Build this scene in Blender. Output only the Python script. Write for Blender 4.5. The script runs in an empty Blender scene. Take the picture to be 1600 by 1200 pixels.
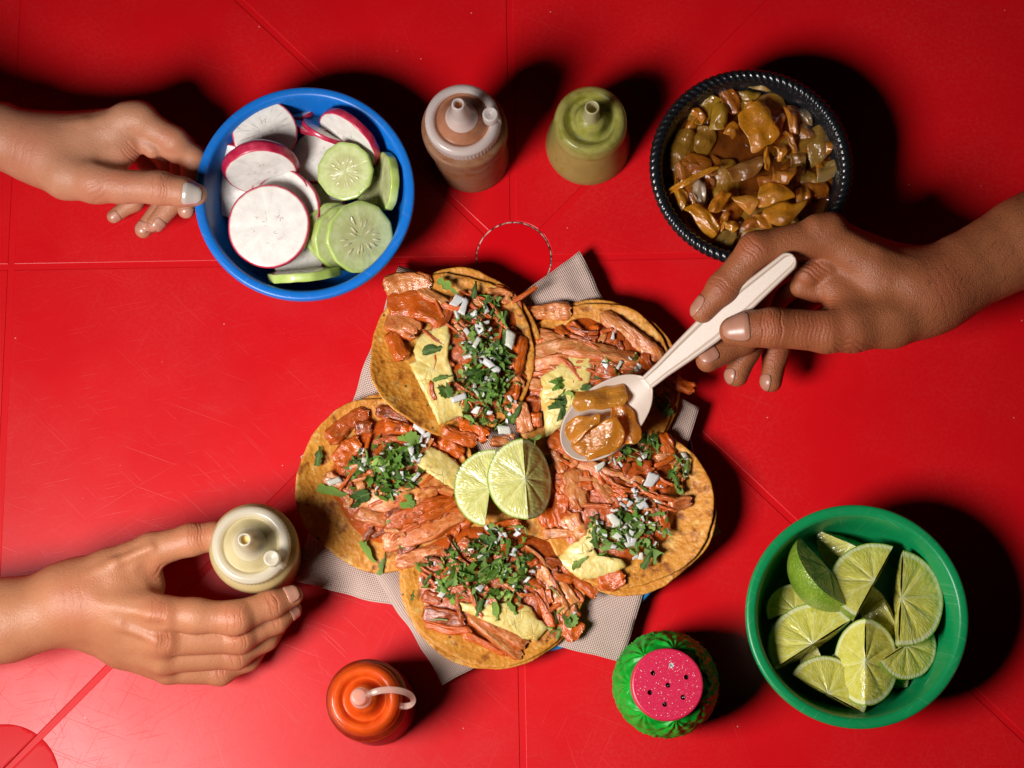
import bpy, bmesh, math, random
import numpy as np
from mathutils import Vector, Matrix, noise

random.seed(7)
RNG = np.random.default_rng(7)
SC = bpy.context.scene
COL = SC.collection

# ------------------------------------------------------------------ camera
TILT = math.radians(10.0)
DIST = 1.25
FPX = 3030.3                      # focal length in pixels of the 1600 px wide photograph
cam_d = bpy.data.cameras.new('camera')
cam_d.sensor_width = 36.0
cam_d.lens = 36.0 * FPX / 1600.0
cam_d.clip_start = 0.05
cam_d.clip_end = 20.0
cam = bpy.data.objects.new('camera', cam_d)
COL.objects.link(cam)
CAM = np.array([0.0, -DIST * math.sin(TILT), DIST * math.cos(TILT)])
cam.location = CAM
cam.rotation_euler = (TILT, 0, 0)
SC.camera = cam

# ------------------------------------------------------------------ world and the one softbox
world = bpy.data.worlds.new('World')
SC.world = world
world.use_nodes = True
world.node_tree.nodes['Background'].inputs[0].default_value = (1.0, 0.93, 0.9, 1)
world.node_tree.nodes['Background'].inputs[1].default_value = 0.002
lamp_d = bpy.data.lights.new('softbox', 'AREA')
lamp_d.shape = 'DISK'
lamp_d.size = 0.30
lamp_d.energy = 4.25
lamp_d.spread = math.radians(104)
lamp_d.color = (1.0, 0.965, 0.93)
lamp = bpy.data.objects.new('softbox', lamp_d)
COL.objects.link(lamp)
lamp.location = (-0.45, -0.31, 0.70)
lamp.rotation_euler = (Vector((0.12, 0.0, 0.0)) - Vector(lamp.location)).to_track_quat('-Z', 'Y').to_euler()
SC.view_settings.view_transform = 'Standard'
SC.view_settings.look = 'None'
SC.view_settings.exposure = 0.0
SC.view_settings.gamma = 1.0
SC.cycles.max_bounces = 10
SC.cycles.diffuse_bounces = 2
SC.cycles.transparent_max_bounces = 12
SC.cycles.sample_clamp_indirect = 4.0
SC.cycles.caustics_reflective = False
SC.cycles.caustics_refractive = False

# ------------------------------------------------------------------ helpers
def P(px, py, z=0.0):
    """Point (metres) at height z (cm) that stands where the photograph shows pixel px, py."""
    dx, dy = (px - 800.0) / FPX, (600.0 - py) / FPX
    d = np.array([dx, math.sin(TILT) + dy * math.cos(TILT), -math.cos(TILT) + dy * math.sin(TILT)])
    s = (z * 0.01 - CAM[2]) / d[2]
    return CAM + d * s

def PX(p):
    """Inverse of P for numpy points (n,3): pixel coordinates."""
    q = np.asarray(p) - CAM
    x = q[..., 0]
    y = q[..., 1] * math.cos(TILT) + q[..., 2] * math.sin(TILT)
    w = q[..., 1] * math.sin(TILT) - q[..., 2] * math.cos(TILT)
    return 800 + FPX * x / w, 600 - FPX * y / w

CM = 0.01

def SZ(px, py, z):
    """Centimetres that one photographed pixel spans at height z (cm)."""
    return np.linalg.norm(P(px + 1, py, z) - P(px, py, z)) / 0.01

def tag(o, label=None, cat=None, group=None, kind=None):
    if label: o['label'] = label
    if cat: o['category'] = cat
    if group: o['group'] = group
    if kind: o['kind'] = kind
    return o

def thing(name, label, cat, loc=(0, 0, 0), group=None):
    o = bpy.data.objects.new(name, None)
    COL.objects.link(o)
    o.location = Vector(loc)
    o.empty_display_size = 0.02
    return tag(o, label, cat, group)

def make_mesh(name, V, F, mats, uv=None, midx=None, smooth=True):
    me = bpy.data.meshes.new(name)
    V = np.asarray(V, dtype=float)
    if isinstance(F, np.ndarray) and F.ndim == 2:
        n, k = F.shape
        me.vertices.add(len(V)); me.vertices.foreach_set('co', V.ravel())
        me.loops.add(n * k); me.loops.foreach_set('vertex_index', F.ravel().astype(np.int32))
        me.polygons.add(n)
        me.polygons.foreach_set('loop_start', np.arange(0, n * k, k, dtype=np.int32))
        me.polygons.foreach_set('loop_total', np.full(n, k, dtype=np.int32))
        me.update(calc_edges=True); me.validate()
    else:
        me.from_pydata([tuple(v) for v in V], [], [tuple(int(i) for i in f) for f in F])
        me.update()
    for m in (mats if isinstance(mats, (list, tuple)) else [mats]):
        me.materials.append(m)
    if midx is not None:
        me.polygons.foreach_set('material_index', np.asarray(midx, dtype=np.int32))
    me.polygons.foreach_set('use_smooth', np.full(len(me.polygons), bool(smooth)))
    if uv is not None:
        uv = np.asarray(uv, dtype=float)
        lay = me.uv_layers.new(name='UVMap')
        li = np.zeros(len(me.loops), dtype=np.int32)
        me.loops.foreach_get('vertex_index', li)
        lay.data.foreach_set('uv', uv[li].ravel())
    return me

def put(name, me, parent=None, loc=None, mat=None):
    o = bpy.data.objects.new(name, me)
    COL.objects.link(o)
    if parent is not None: o.parent = parent
    if loc is not None: o.location = Vector(loc)
    if mat is not None: o.matrix_local = mat
    return o

def part(name, V, F, mats, parent, **kw):
    """A child whose vertices are given in world metres."""
    V = np.asarray(V, dtype=float) - np.array(world_loc(parent))
    return put(name, make_mesh(name, V, F, mats, **kw), parent)

def world_loc(o):
    l = Vector((0, 0, 0))
    while o is not None:
        l = l + o.location
        o = o.parent
    return l

def solo(name, V, F, mats, label, cat, group=None, kind=None, **kw):
    V = np.asarray(V, dtype=float)
    org = np.array([V[:, 0].mean(), V[:, 1].mean(), V[:, 2].min()])
    o = put(name, make_mesh(name, V - org, F, mats, **kw), None, org)
    return tag(o, label, cat, group, kind)

def grid_faces(n, m, close_u=False, close_v=False):
    F = []
    for i in range(n if close_u else n - 1):
        for j in range(m if close_v else m - 1):
            a, b = i * m + j, ((i + 1) % n) * m + j
            c, d = ((i + 1) % n) * m + (j + 1) % m, i * m + (j + 1) % m
            F.append((a, b, c, d))
    return np.array(F)

def lathe(profile, n=96, ctr=(0, 0, 0), rfun=None):
    """profile: (r, z) in cm from the outside foot round to the inside; returns V, F, uv."""
    V, UV = [], []
    for i, (r, z) in enumerate(profile):
        for j in range(n):
            a = 2 * math.pi * j / n
            rr = r if rfun is None else rfun(r, z, a)
            V.append((ctr[0] + rr * CM * math.cos(a), ctr[1] + rr * CM * math.sin(a), ctr[2] + z * CM))
            UV.append((j / n, i / max(1, len(profile) - 1)))
    F = []
    for i in range(len(profile) - 1):
        for j in range(n):
            k = (j + 1) % n
            F.append((i * n + j, i * n + k, (i + 1) * n + k, (i + 1) * n + j))
    return np.array(V), np.array(F), np.array(UV)

def smooth_profile(pts, sub=6):
    """Catmull-Rom through (r, z) points."""
    p = [np.array(q, float) for q in pts]
    p = [p[0]] + p + [p[-1]]
    out = []
    for i in range(1, len(p) - 2):
        for t in np.linspace(0, 1, sub, endpoint=False):
            a, b, c, d = p[i - 1], p[i], p[i + 1], p[i + 2]
            out.append(tuple(0.5 * ((2 * b) + (c - a) * t + (2 * a - 5 * b + 4 * c - d) * t * t + (3 * b - a - 3 * c + d) * t ** 3)))
    out.append(tuple(p[-2]))
    return [(max(0.0005, r), z) for r, z in out]

# ------------------------------------------------------------------ materials
class NT:
    def __init__(self, name):
        self.m = bpy.data.materials.new(name)
        self.m.use_nodes = True
        self.t = self.m.node_tree
        self.b = self.t.nodes['Principled BSDF']
        self.out = self.t.nodes['Material Output']
    def n(self, typ, **kw):
        nd = self.t.nodes.new(typ)
        for k, v in kw.items():
            if k.startswith('_'):
                setattr(nd, k[1:], v)
        for k, v in kw.items():
            if not k.startswith('_'):
                s = nd.inputs[int(k[1:])] if k[0] == 'i' and k[1:].isdigit() else nd.inputs[k]
                self.set(s, v)
        return nd
    def set(self, sock, v):
        if hasattr(v, 'is_output') and v.is_output: self.t.links.new(v, sock)
        elif isinstance(v, (tuple, list)) and len(v) == 3 and sock.type == 'RGBA': sock.default_value = (*v, 1)
        else: sock.default_value = v
    def p(self, **kw):
        names = {'col': 'Base Color', 'rough': 'Roughness', 'spec': 'Specular IOR Level', 'sss': 'Subsurface Weight', 'sssr': 'Subsurface Radius',
                 'ssss': 'Subsurface Scale', 'coat': 'Coat Weight', 'coatn': 'Coat Normal', 'coati': 'Coat IOR', 'coatr': 'Coat Roughness', 'trans': 'Transmission Weight', 'normal': 'Normal',
                 'alpha': 'Alpha', 'ior': 'IOR', 'metal': 'Metallic'}
        for k, v in kw.items(): self.set(self.b.inputs[names[k]], v)
        return self
    def obj(self, scale=(1, 1, 1), rot=(0, 0, 0), loc=(0, 0, 0)):
        tc = self.n('ShaderNodeTexCoord')
        return self.n('ShaderNodeMapping', Vector=tc.outputs['Object'], Scale=scale, Rotation=rot, Location=loc).outputs[0]
    def uv(self, scale=(1, 1, 1), rot=(0, 0, 0)):
        tc = self.n('ShaderNodeTexCoord')
        return self.n('ShaderNodeMapping', Vector=tc.outputs['UV'], Scale=scale, Rotation=rot).outputs[0]
    def noise(self, vec, scale, detail=4, rough=0.55, dist=0.0, dim='3D'):
        nd = self.n('ShaderNodeTexNoise', _noise_dimensions=dim, Scale=scale, Detail=detail, Roughness=rough, Distortion=dist)
        self.set(nd.inputs['Vector'], vec)
        return nd.outputs['Fac']
    def vor(self, vec, scale, feature='F1', rand=1.0):
        nd = self.n('ShaderNodeTexVoronoi', _feature=feature, Scale=scale, Randomness=rand)
        self.set(nd.inputs['Vector'], vec)
        return nd.outputs['Distance']
    def ramp(self, fac, *stops, interp='LINEAR'):
        r = self.n('ShaderNodeValToRGB')
        cr = r.color_ramp
        cr.interpolation = interp
        while len(cr.elements) < len(stops): cr.elements.new(0.5)
        for e, (pos, c) in zip(cr.elements, stops):
            e.position = pos
            e.color = (c, c, c, 1) if isinstance(c, (int, float)) else (*c, 1)
        self.set(r.inputs[0], fac)
        return r.outputs[0]
    def mix(self, fac, a, b, blend='MIX'):
        nd = self.n('ShaderNodeMix', _data_type='RGBA', _blend_type=blend)
        self.set(nd.inputs[0], fac); self.set(nd.inputs[6], a); self.set(nd.inputs[7], b)
        return nd.outputs[2]
    def math(self, op, a, b=0.0, c=0.0, clamp=False):
        nd = self.n('ShaderNodeMath', _operation=op, _use_clamp=clamp)
        self.set(nd.inputs[0], a); self.set(nd.inputs[1], b); self.set(nd.inputs[2], c)
        return nd.outputs[0]
    def bump(self, h, strength=0.3, dist=0.001, normal=None):
        nd = self.n('ShaderNodeBump', Strength=strength, Distance=dist)
        self.set(nd.inputs['Height'], h)
        if normal is not None: self.set(nd.inputs['Normal'], normal)
        return nd.outputs[0]
    def info(self, out='Random'):
        return self.n('ShaderNodeObjectInfo').outputs[out]

def scratch_layer(t, ang, sx, sy, lo, hi, seed):
    v = t.obj(rot=(0, 0, ang), loc=(seed, seed * 0.7, 0))
    v2 = t.n('ShaderNodeMapping', Vector=v, Scale=(sx, sy, 1)).outputs[0]
    n = t.noise(v2, 1.0, detail=1.5, rough=0.4, dist=0.12)
    return t.ramp(n, (lo, 0.0), (hi, 1.0))

def red_plastic(name, worn):
    t = NT(name)
    big = t.noise(t.obj(), 7.0, 3, 0.55)
    base = t.mix(t.ramp(big, (0.3, 0.0), (0.7, 1.0)), (0.56, 0.0035, 0.0075), (0.64, 0.0042, 0.0085))
    speck = t.ramp(t.vor(t.obj(), 55.0), (0.018, 1.0), (0.03, 0.0))
    if worn:
        ls = [scratch_layer(t, a, sx, sy, lo, hi, s) for a, sx, sy, lo, hi, s in (
            (0.35, 9, 900, 0.70, 0.76, 0.1), (-0.55, 8, 800, 0.70, 0.77, 0.37), (1.25, 10, 850, 0.71, 0.77, 0.53),
            (-1.1, 12, 1100, 0.70, 0.76, 0.71), (0.75, 22, 1300, 0.69, 0.75, 0.93), (2.0, 26, 1500, 0.69, 0.75, 1.3), (-0.2, 30, 1400, 0.69, 0.75, 1.7))]
        s = ls[0]
        for l in ls[1:]: s = t.math('MAXIMUM', s, l)
        patch = t.ramp(t.noise(t.obj(loc=(0.1, 0.3, 0)), 9.0, 4, 0.6), (0.40, 0.0), (0.66, 1.0))
        grain = t.noise(t.obj(), 420.0, 3, 0.7)
        hazev = t.math('MULTIPLY', patch, t.ramp(grain, (0.42, 0.0), (0.75, 1.0)))
        sm = t.math('MULTIPLY', s, t.math('MULTIPLY_ADD', patch, 0.8, 0.2))
        mark = t.math('MAXIMUM', t.math('MULTIPLY', sm, 0.065), t.math('MULTIPLY', hazev, 0.08))
        col = t.mix(mark, base, (0.72, 0.16, 0.13))
        col = t.mix(t.math('MULTIPLY', speck, 0.6), col, (0.75, 0.45, 0.4))
        rough = t.math('MULTIPLY_ADD', patch, 0.08, 0.31)
        rough = t.math('ADD', rough, t.math('MULTIPLY', sm, 0.12))
        h = t.math('ADD', t.math('MULTIPLY', s, -0.6), t.math('MULTIPLY', grain, 0.35))
        t.p(col=col, rough=rough, spec=0.30, normal=t.bump(h, 0.14, 0.0004))
    else:
        g = t.noise(t.obj(), 60.0, 3, 0.6)
        t.p(col=base, rough=0.13, spec=0.4, normal=t.bump(g, 0.06, 0.0006))
    return t.m

M = {}
M['table_worn'] = red_plastic('worn_red_plastic', True)
M['table_clean'] = red_plastic('clean_red_plastic', False)
M['groove'] = red_plastic('groove_red_plastic', False)
M['groove'].node_tree.nodes['Principled BSDF'].inputs['Roughness'].default_value = 0.45
M['groove'].node_tree.nodes['Principled BSDF'].inputs['Specular IOR Level'].default_value = 0.15
t = NT('mottled_gap'); t.p(col=t.ramp(t.noise(t.obj(), 400, 3), (0.42, (0.05, 0.01, 0.008)), (0.6, (0.6, 0.45, 0.38))), rough=0.7); M['gap'] = t.m

# ------------------------------------------------------------------ table
TC = P(803, 404, 0)
ROT = math.radians(1.0)
TABLE = put('table', None)
tag(TABLE, 'worn red plastic table top with moulded panels and eight radiating grooves', 'table', kind='structure')
TABLE.location = (TC[0], TC[1], 0)
GH = 0.0020                                             # half width of a moulded groove
def ray(k): 
    a = ROT + k * math.pi / 4
    return np.array([math.cos(a), math.sin(a)])
XL = (P(7, 640, 0) - TC)[0]                             # the border groove at the left edge

def clip(poly, nrm, off):
    out = []
    for i in range(len(poly)):
        a, b = poly[i], poly[(i + 1) % len(poly)]
        da, db = a @ nrm - off, b @ nrm - off
        if da >= 0: out.append(a)
        if (da >= 0) != (db >= 0): out.append(a + (b - a) * (da / (da - db)))
    return out

def slab(name, poly, z0, z1, mat, bev=0.0004, dish=0.0):
    bm = bmesh.new()
    vs = [bm.verts.new((p[0], p[1], z1)) for p in poly]
    f = bm.faces.new(vs)
    if f.normal.z < 0: f.normal_flip()
    top = f
    r = bmesh.ops.extrude_face_region(bm, geom=[f])
    low = [e for e in r['geom'] if isinstance(e, bmesh.types.BMVert)]
    bm.normal_update()
    # the extruded copy becomes the top, the first ring goes down
    for v in vs: v.co.z = z0
    tops = [e for e in r['geom'] if isinstance(e, bmesh.types.BMFace)]
    edges = list({e for tf in tops for e in tf.edges})
    bmesh.ops.bevel(bm, geom=edges, offset=bev, segments=2, affect='EDGES', profile=0.5)
    if dish:
        cx, cy = dc
        rr_ = 0.0355
        g = bmesh.ops.bisect_plane
        for a in np.linspace(0, math.pi, 8, endpoint=False):
            bmesh.ops.bisect_plane(bm, geom=bm.verts[:] + bm.edges[:] + bm.faces[:], plane_co=(cx, cy, 0), plane_no=(math.cos(a), math.sin(a), 0))
        for k in range(-8, 9):
            for no in ((1, 0, 0), (0, 1, 0)):
                bmesh.ops.bisect_plane(bm, geom=bm.verts[:] + bm.edges[:] + bm.faces[:], plane_co=(cx + k * 0.0042 + 0.0001, cy + k * 0.0042 + 0.0001, 0), plane_no=no)
        for v in bm.verts:
            if v.co.z > z1 - 0.0006: v.co.z += dish * max(0, 1 - ((v.co.x - cx) ** 2 + (v.co.y - cy) ** 2) / rr_ ** 2)
        for f_ in bm.faces: f_.smooth = True
    bmesh.ops.recalc_face_normals(bm, faces=bm.faces)
    me = bpy.data.meshes.new(name)
    bm.to_mesh(me); bm.free()
    me.materials.append(mat)
    return put(name, me, TABLE)

S = 0.62
sheet = [(-0.66, -0.66), (0.66, -0.66), (0.66, 0.66), (-0.66, 0.66)]
put('table_bed', make_mesh('table_bed', [(x, y, -0.0005) for x, y in sheet] + [(x, y, -0.012) for x, y in sheet],
    [(0, 1, 2, 3), (7, 6, 5, 4), (0, 4, 5, 1), (1, 5, 6, 2), (2, 6, 7, 3), (3, 7, 4, 0)], M['groove'], smooth=False), TABLE)
r0 = 0.0252
for k in range(8):
    u, v = ray(k), ray(k + 1)
    nu, nv = np.array([-u[1], u[0]]), np.array([v[1], -v[0]])
    sq = [np.array(p, float) for p in ((-S, -S), (S, -S), (S, S), (-S, S))]
    sq = clip(sq, nu, GH); sq = clip(sq, nv, GH)
    strips = [sq]
    if k in (3, 4): strips = [clip(sq, np.array([1.0, 0.0]), XL + GH), clip(sq, np.array([-1.0, 0.0]), -(XL - GH))]
    for pi_, sq in enumerate(strips):
        if len(sq) < 3: continue
        if pi_ == 0:
            # replace the apex by an arc of the central ring
            ap = min(range(len(sq)), key=lambda i: np.hypot(*sq[i]))
            sq = sq[ap:] + sq[:ap]
            s0 = math.asin(GH / r0)
            a0, a1 = ROT + k * math.pi / 4 + s0, ROT + (k + 1) * math.pi / 4 - s0
            arc = [r0 * np.array([math.cos(a), math.sin(a)]) for a in np.linspace(a1, a0, 9)]
            sq = arc + sq[1:]
        slab('panel', sq, -0.0015, 0.0, M['table_worn'])
# centre plug and its ring mottled dark and beige
arc = [0.0239 * np.array([math.cos(a), math.sin(a)]) for a in np.linspace(0, 2 * math.pi, 72, endpoint=False)]
slab('hole_plug', arc, -0.0015, 0.0004, M['table_clean'])
V, F, UV = lathe([(2.40, -0.1), (2.40, -0.015), (2.475, -0.015), (2.475, -0.1)], 96)
put('plug_gap', make_mesh('plug_gap', V, F, M['gap']), TABLE)
# corner disc over the crossing of the border groove and the diagonal
dc = (P(4, 1222, 0) - TC)[:2]
circ = [dc + 0.0355 * np.array([math.cos(a), math.sin(a)]) for a in np.linspace(0, 2 * math.pi, 96, endpoint=False)]
ud = ray(5); nd_ = np.array([-ud[1], ud[0]])
for poly in (clip(circ, np.array([-1.0, 0.0]), -(XL - GH)),
             clip(clip(circ, np.array([1.0, 0.0]), XL + GH), nd_, GH),
             clip(clip(circ, np.array([1.0, 0.0]), XL + GH), -nd_, GH)):
    if len(poly) > 2: slab('corner_disc', poly, -0.0015, 0.0005, M['groove'], dish=0.0016)
# ------------------------------------------------------------------ plastic bowls
def bowl_plastic(name, col, rough=0.36):
    t = NT(name)
    g = t.noise(t.obj(), 260, 3, 0.6)
    big = t.noise(t.obj(), 25, 4, 0.65)
    sc = scratch_layer(t, 0.6, 40, 1500, 0.66, 0.75, 0.2)
    sc = t.math('MAXIMUM', sc, scratch_layer(t, -0.9, 50, 1400, 0.67, 0.75, 0.5))
    c = t.mix(t.ramp(big, (0.3, 0.0), (0.75, 1.0)), col, tuple(x * 0.86 for x in col))
    c = t.mix(t.math('MULTIPLY', sc, 0.10), c, (0.8, 0.85, 0.9))
    t.p(col=c, rough=t.math('MULTIPLY_ADD', big, 0.14, rough - 0.07), spec=0.45, normal=t.bump(t.math('ADD', g, sc), 0.10, 0.0006))
    return t.m

def round_bowl(label, px, py, rpx, ztop, col, lip):
    c = P(px, py, ztop); c[2] = 0
    r = rpx * SZ(px, py, ztop)          # cm
    b = thing('plastic_bowl', label, 'bowl', c)
    rb = r * 0.70
    out = [(0.001, 0.25), (rb - 0.9, 0.25), (rb - 0.75, 0.0), (rb - 0.25, 0.0), (rb, 0.35), (rb + (r - lip * .35 - rb) * 0.62, ztop * 0.55),
           (r - lip * 0.4, ztop - 0.62), (r - 0.06, ztop - 0.6), (r, ztop - 0.5), (r, ztop - 0.12), (r - 0.08, ztop - 0.02), (r - 0.2, ztop),
           (r - lip + 0.12, ztop - 0.02), (r - lip, ztop - 0.10), (r - lip - 0.10, ztop - 0.30)]
    inn = [(rb + (r - lip - rb) * 0.72, ztop * 0.62), (rb + (r - lip - rb) * 0.36, ztop * 0.3), (rb - 0.1, 0.62), (rb - 0.6, 0.45), (0.001, 0.45)]
    V, F, UV = lathe(out + inn, 128, c)
    body = part('bowl_body', V, F, bowl_plastic('bowl_plastic', col), b, uv=UV)
    m = body.modifiers.new('round', 'BEVEL'); m.width = 0.0006; m.segments = 2; m.limit_method = 'ANGLE'; m.angle_limit = math.radians(28)
    return b, c, r

BLUE, blue_c, blue_r = round_bowl('bright blue plastic bowl holding radish and cucumber slices', 475.5, 300.5, 172.5, 5.6, (0.006, 0.16, 0.60), 0.58)
GREEN, green_c, green_r = round_bowl('green plastic bowl full of cut lime wedges', 1340, 962, 174.5, 5.6, (0.004, 0.25, 0.075), 0.62)

# black bowl with a twisted rope rim
c = P(1174, 261, 5.0); c[2] = 0
BLACK = thing('rope_rim_bowl', 'black plastic bowl with twisted rope rim holding stewed onions', 'bowl', c)
black_c = c
t = NT('black_plastic')
t.p(col=(0.007, 0.0075, 0.0095), rough=t.math('MULTIPLY_ADD', t.noise(t.obj(), 180, 3), 0.2, 0.16), spec=0.6, normal=t.bump(t.noise(t.obj(), 700, 3), 0.15, 0.0004))
M['black'] = t.m
V, F, UV = lathe([(0.001, 0.3), (3.4, 0.3), (3.5, 0), (4.1, 0), (4.6, 0.8), (5.35, 2.6), (5.95, 4.7), (6.1, 5.0), (5.75, 5.0), (5.6, 4.7), (5.05, 2.6), (4.2, 0.9), (0.001, 0.7)], 128, c)
part('bowl_body', V, F, M['black'], BLACK, uv=UV)
n, m = 1056, 14
V = []
for i in range(n):
    a = 2 * math.pi * i / n
    for j in range(m):
        ph = 2 * math.pi * j / m
        tw = abs(math.sin(1.5 * ph + 44 * a))
        r = 0.30 + 0.13 * tw
        R = 6.03 + r * math.cos(ph)
        V.append((c[0] + R * CM * math.cos(a), c[1] + R * CM * math.sin(a), (4.95 + r * math.sin(ph)) * CM))
part('rope_rim', V, grid_faces(n, m, True, True), M['black'], BLACK)
t = NT('onion_broth')
w = t.noise(t.obj(), 90, 4, 0.6, 0.4)
t.p(col=t.mix(t.ramp(t.noise(t.obj(), 60, 4, 0.65), (0.32, 0.0), (0.7, 1.0)), (0.05, 0.011, 0.0015), (0.17, 0.045, 0.006)), rough=0.09, spec=0.55, coat=0.5, coatr=0.03,
    sss=0.25, sssr=(1, 0.4, 0.1), ssss=0.004, normal=t.bump(w, 0.35, 0.002), coatn=t.bump(t.noise(t.obj(), 130, 3, 0.5), 1.0, 0.004), coati=1.75)
M['broth'] = t.m
NB = 40
V = [(c[0], c[1], 0.037)]; F = []
for i in range(1, NB + 1):
    for j in range(120):
        a = 2 * math.pi * j / 120; r = 5.42 * i / NB
        x, y = c[0] + r * CM * math.cos(a), c[1] + r * CM * math.sin(a)
        z = 0.0362 + 0.0016 * noise.noise(Vector((x * 60, y * 60, 3)))
        V.append((x, y, z))
for j in range(120): F.append((0, 1 + j, 1 + (j + 1) % 120))
for i in range(NB - 1):
    for j in range(120):
        k = (j + 1) % 120
        F.append((1 + i * 120 + j, 1 + (i + 1) * 120 + j, 1 + (i + 1) * 120 + k, 1 + i * 120 + k))
V = np.array(V)
broth = solo('onion_broth', V, F, M['broth'], 'dark brown glossy broth inside the black rope rim bowl', 'sauce')

# ------------------------------------------------------------------ squeeze bottles
def milky(name, col, see, rough=0.3, dirt=None, dcol=(0.4, 0.1, 0.02)):
    """Cloudy thin plastic: partly see-through, partly milky."""
    t = NT(name)
    v = t.obj()
    c = col
    f = see
    if dirt is not None:
        d = t.ramp(t.noise(v, 95, 5, 0.65, 0.6), (dirt, 0.0), (dirt + 0.22, 1.0))
        c = t.mix(d, col, dcol)
    t.p(col=c, rough=rough, spec=0.5, sss=0.3, sssr=(1, 0.9, 0.8), ssss=0.003, coat=0.25, coatr=0.15, normal=t.bump(t.noise(v, 380, 4), 0.12, 0.0005))
    tr = t.n('ShaderNodeBsdfTransparent', Color=(0.97, 0.96, 0.94))
    tl = t.n('ShaderNodeBsdfTranslucent', Color=col)
    m1 = t.n('ShaderNodeMixShader', i0=0.35, i1=t.b.outputs[0], i2=tl.outputs[0])
    m2 = t.n('ShaderNodeMixShader', i0=f, i1=m1.outputs[0], i2=tr.outputs[0])
    t.t.links.new(m2.outputs[0], t.out.inputs[0])
    return t.m

def sauce(name, a, b, scale=110):
    t = NT(name)
    k = t.noise(t.obj(), scale, 5, 0.65, 0.5)
    t.p(col=t.mix(t.ramp(k, (0.36, 0.0), (0.66, 1.0)), a, b), rough=0.38, spec=0.4, normal=t.bump(k, 0.2, 0.001))
    return t.m

def shifted(prof, c, top, z_top, n=96, rfun=None):
    """Lathe whose axis leans from the base centre c to the point top at height z_top."""
    V, F, UV = lathe(prof, n, (0, 0, 0), rfun)
    k = V[:, 2:3] / (z_top * CM)
    off = np.array([[top[0] - c[0], top[1] - c[1], 0]])
    return V + k * off + np.array([[c[0], c[1], 0]]), F, UV

def tiered_bottle(label, base_px, cap_px, zc, mats, sauce_m, plug_px, film, level=7.3):
    c, tp = P(*base_px, 0), P(*cap_px, zc)
    b = thing('squeeze_bottle', label, 'bottle', (c[0], c[1], 0))
    k = zc / 8.6
    sp = lambda pts, s=5: [(r, z * k) for r, z in smooth_profile(pts, s)]
    body = sp([(0.001, 0.25), (1.7, 0.2), (2.15, 0.02), (2.38, 0.25), (2.42, 1.2), (2.42, 4.4), (2.34, 5.0), (2.2, 5.25), (2.32, 5.5), (2.62, 5.75), (2.68, 6.1),
               (2.68, 6.8), (2.6, 7.15), (2.42, 7.4), (2.2, 7.6)])
    V, F, UV = shifted(body, c, tp, zc); part('bottle_body', V, F, mats[0], b, uv=UV)
    fill = sp([(0.001, 0.3), (2.1, 0.3), (2.3, 0.6), (2.33, 4.3), (2.12, 5.2), (2.25, 5.55), (2.55, 5.9), (2.58, 6.7), (2.4, min(level, 7.0)), (0.001, min(level, 7.05))], 4)
    V, F, UV = shifted(fill, c, tp, zc); part('sauce_fill', V, F, sauce_m, b, uv=UV)
    cap = sp([(2.12, 7.45), (2.27, 7.45), (2.31, 7.6), (2.31, 8.3), (2.24, 8.5), (2.05, 8.62), (1.82, 8.6), (1.68, 8.46), (1.58, 8.38), (1.42, 8.5), (1.2, 8.75), (0.95, 9.05),
              (0.75, 9.45), (0.6, 9.9)], 5)
    ribs = lambda r, z, a: r + (0.025 * math.cos(60 * a) if z < 8.25 * k and r > 2.2 else 0)
    V, F, UV = shifted(cap, c, tp, zc, 240, ribs); lid = part('cap', V, F, [mats[2], mats[1]], b, uv=UV, midx=[1 if cap[q // 240][0] < 1.72 and cap[q // 240][0] > 1.0 else 0 for q in range(len(F))])
    V, F, UV = shifted(sp([(1.95, 7.5), (1.85, 8.2), (1.6, 8.22), (1.42, 8.36), (1.2, 8.6), (0.9, 8.9), (0.7, 9.3), (0.5, 9.7), (0.001, 9.72)], 3), c, tp, zc); part('sauce_film', V, F, film, lid, uv=UV)
    noz = sp([(0.66, 9.7), (0.56, 10.2), (0.47, 10.9), (0.42, 11.4), (0.39, 11.55), (0.33, 11.6), (0.27, 11.55), (0.25, 11.3), (0.25, 10.0)], 4)
    V, F, UV = shifted(noz, c, tp, zc, 48); part('nozzle', V, F, mats[2], lid, uv=UV)
    V, F, UV = shifted([(0.26, 11.15 * k), (0.001, 11.12 * k)], c, tp, zc, 24); part('sauce_drop', V, F, sauce_m, lid, uv=UV)
    pc = P(*plug_px, 9.6)
    V, F, UV = lathe([(0.001, 8.55), (0.44, 8.55), (0.47, 8.7), (0.48, 9.5), (0.45, 9.6), (0.38, 9.63), (0.36, 9.61), (0.10, 9.61), (0.05, 9.57), (0.001, 9.55)], 40, (pc[0], pc[1], 0))
    V[:, 2] = V[:, 2] * k
    part('plug', V, F, mats[2], lid, uv=UV)
    # strap from the plug down to the cap skirt
    ctr = np.array([tp[0], tp[1]])
    d = (pc[:2] - ctr); d = d / np.linalg.norm(d); s = np.array([-d[1], d[0]])
    pts = [(pc[:2] - d * 0.001, 9.05 * k), (pc[:2] + d * 0.0042, 9.02 * k), (ctr + d * 0.0232, 8.75 * k), (ctr + d * 0.0242, 8.2 * k), (ctr + d * 0.0236, 7.8 * k)]
    V = []
    for (q, z) in pts:
        for sx, dz in ((-1, 0), (1, 0), (1, -0.09), (-1, -0.09)):
            V.append((q[0] + s[0] * sx * 0.002, q[1] + s[1] * sx * 0.002, (z + dz) * CM))
    part('strap', V, grid_faces(len(pts), 4, False, True), mats[2], lid)
    return b

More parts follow.
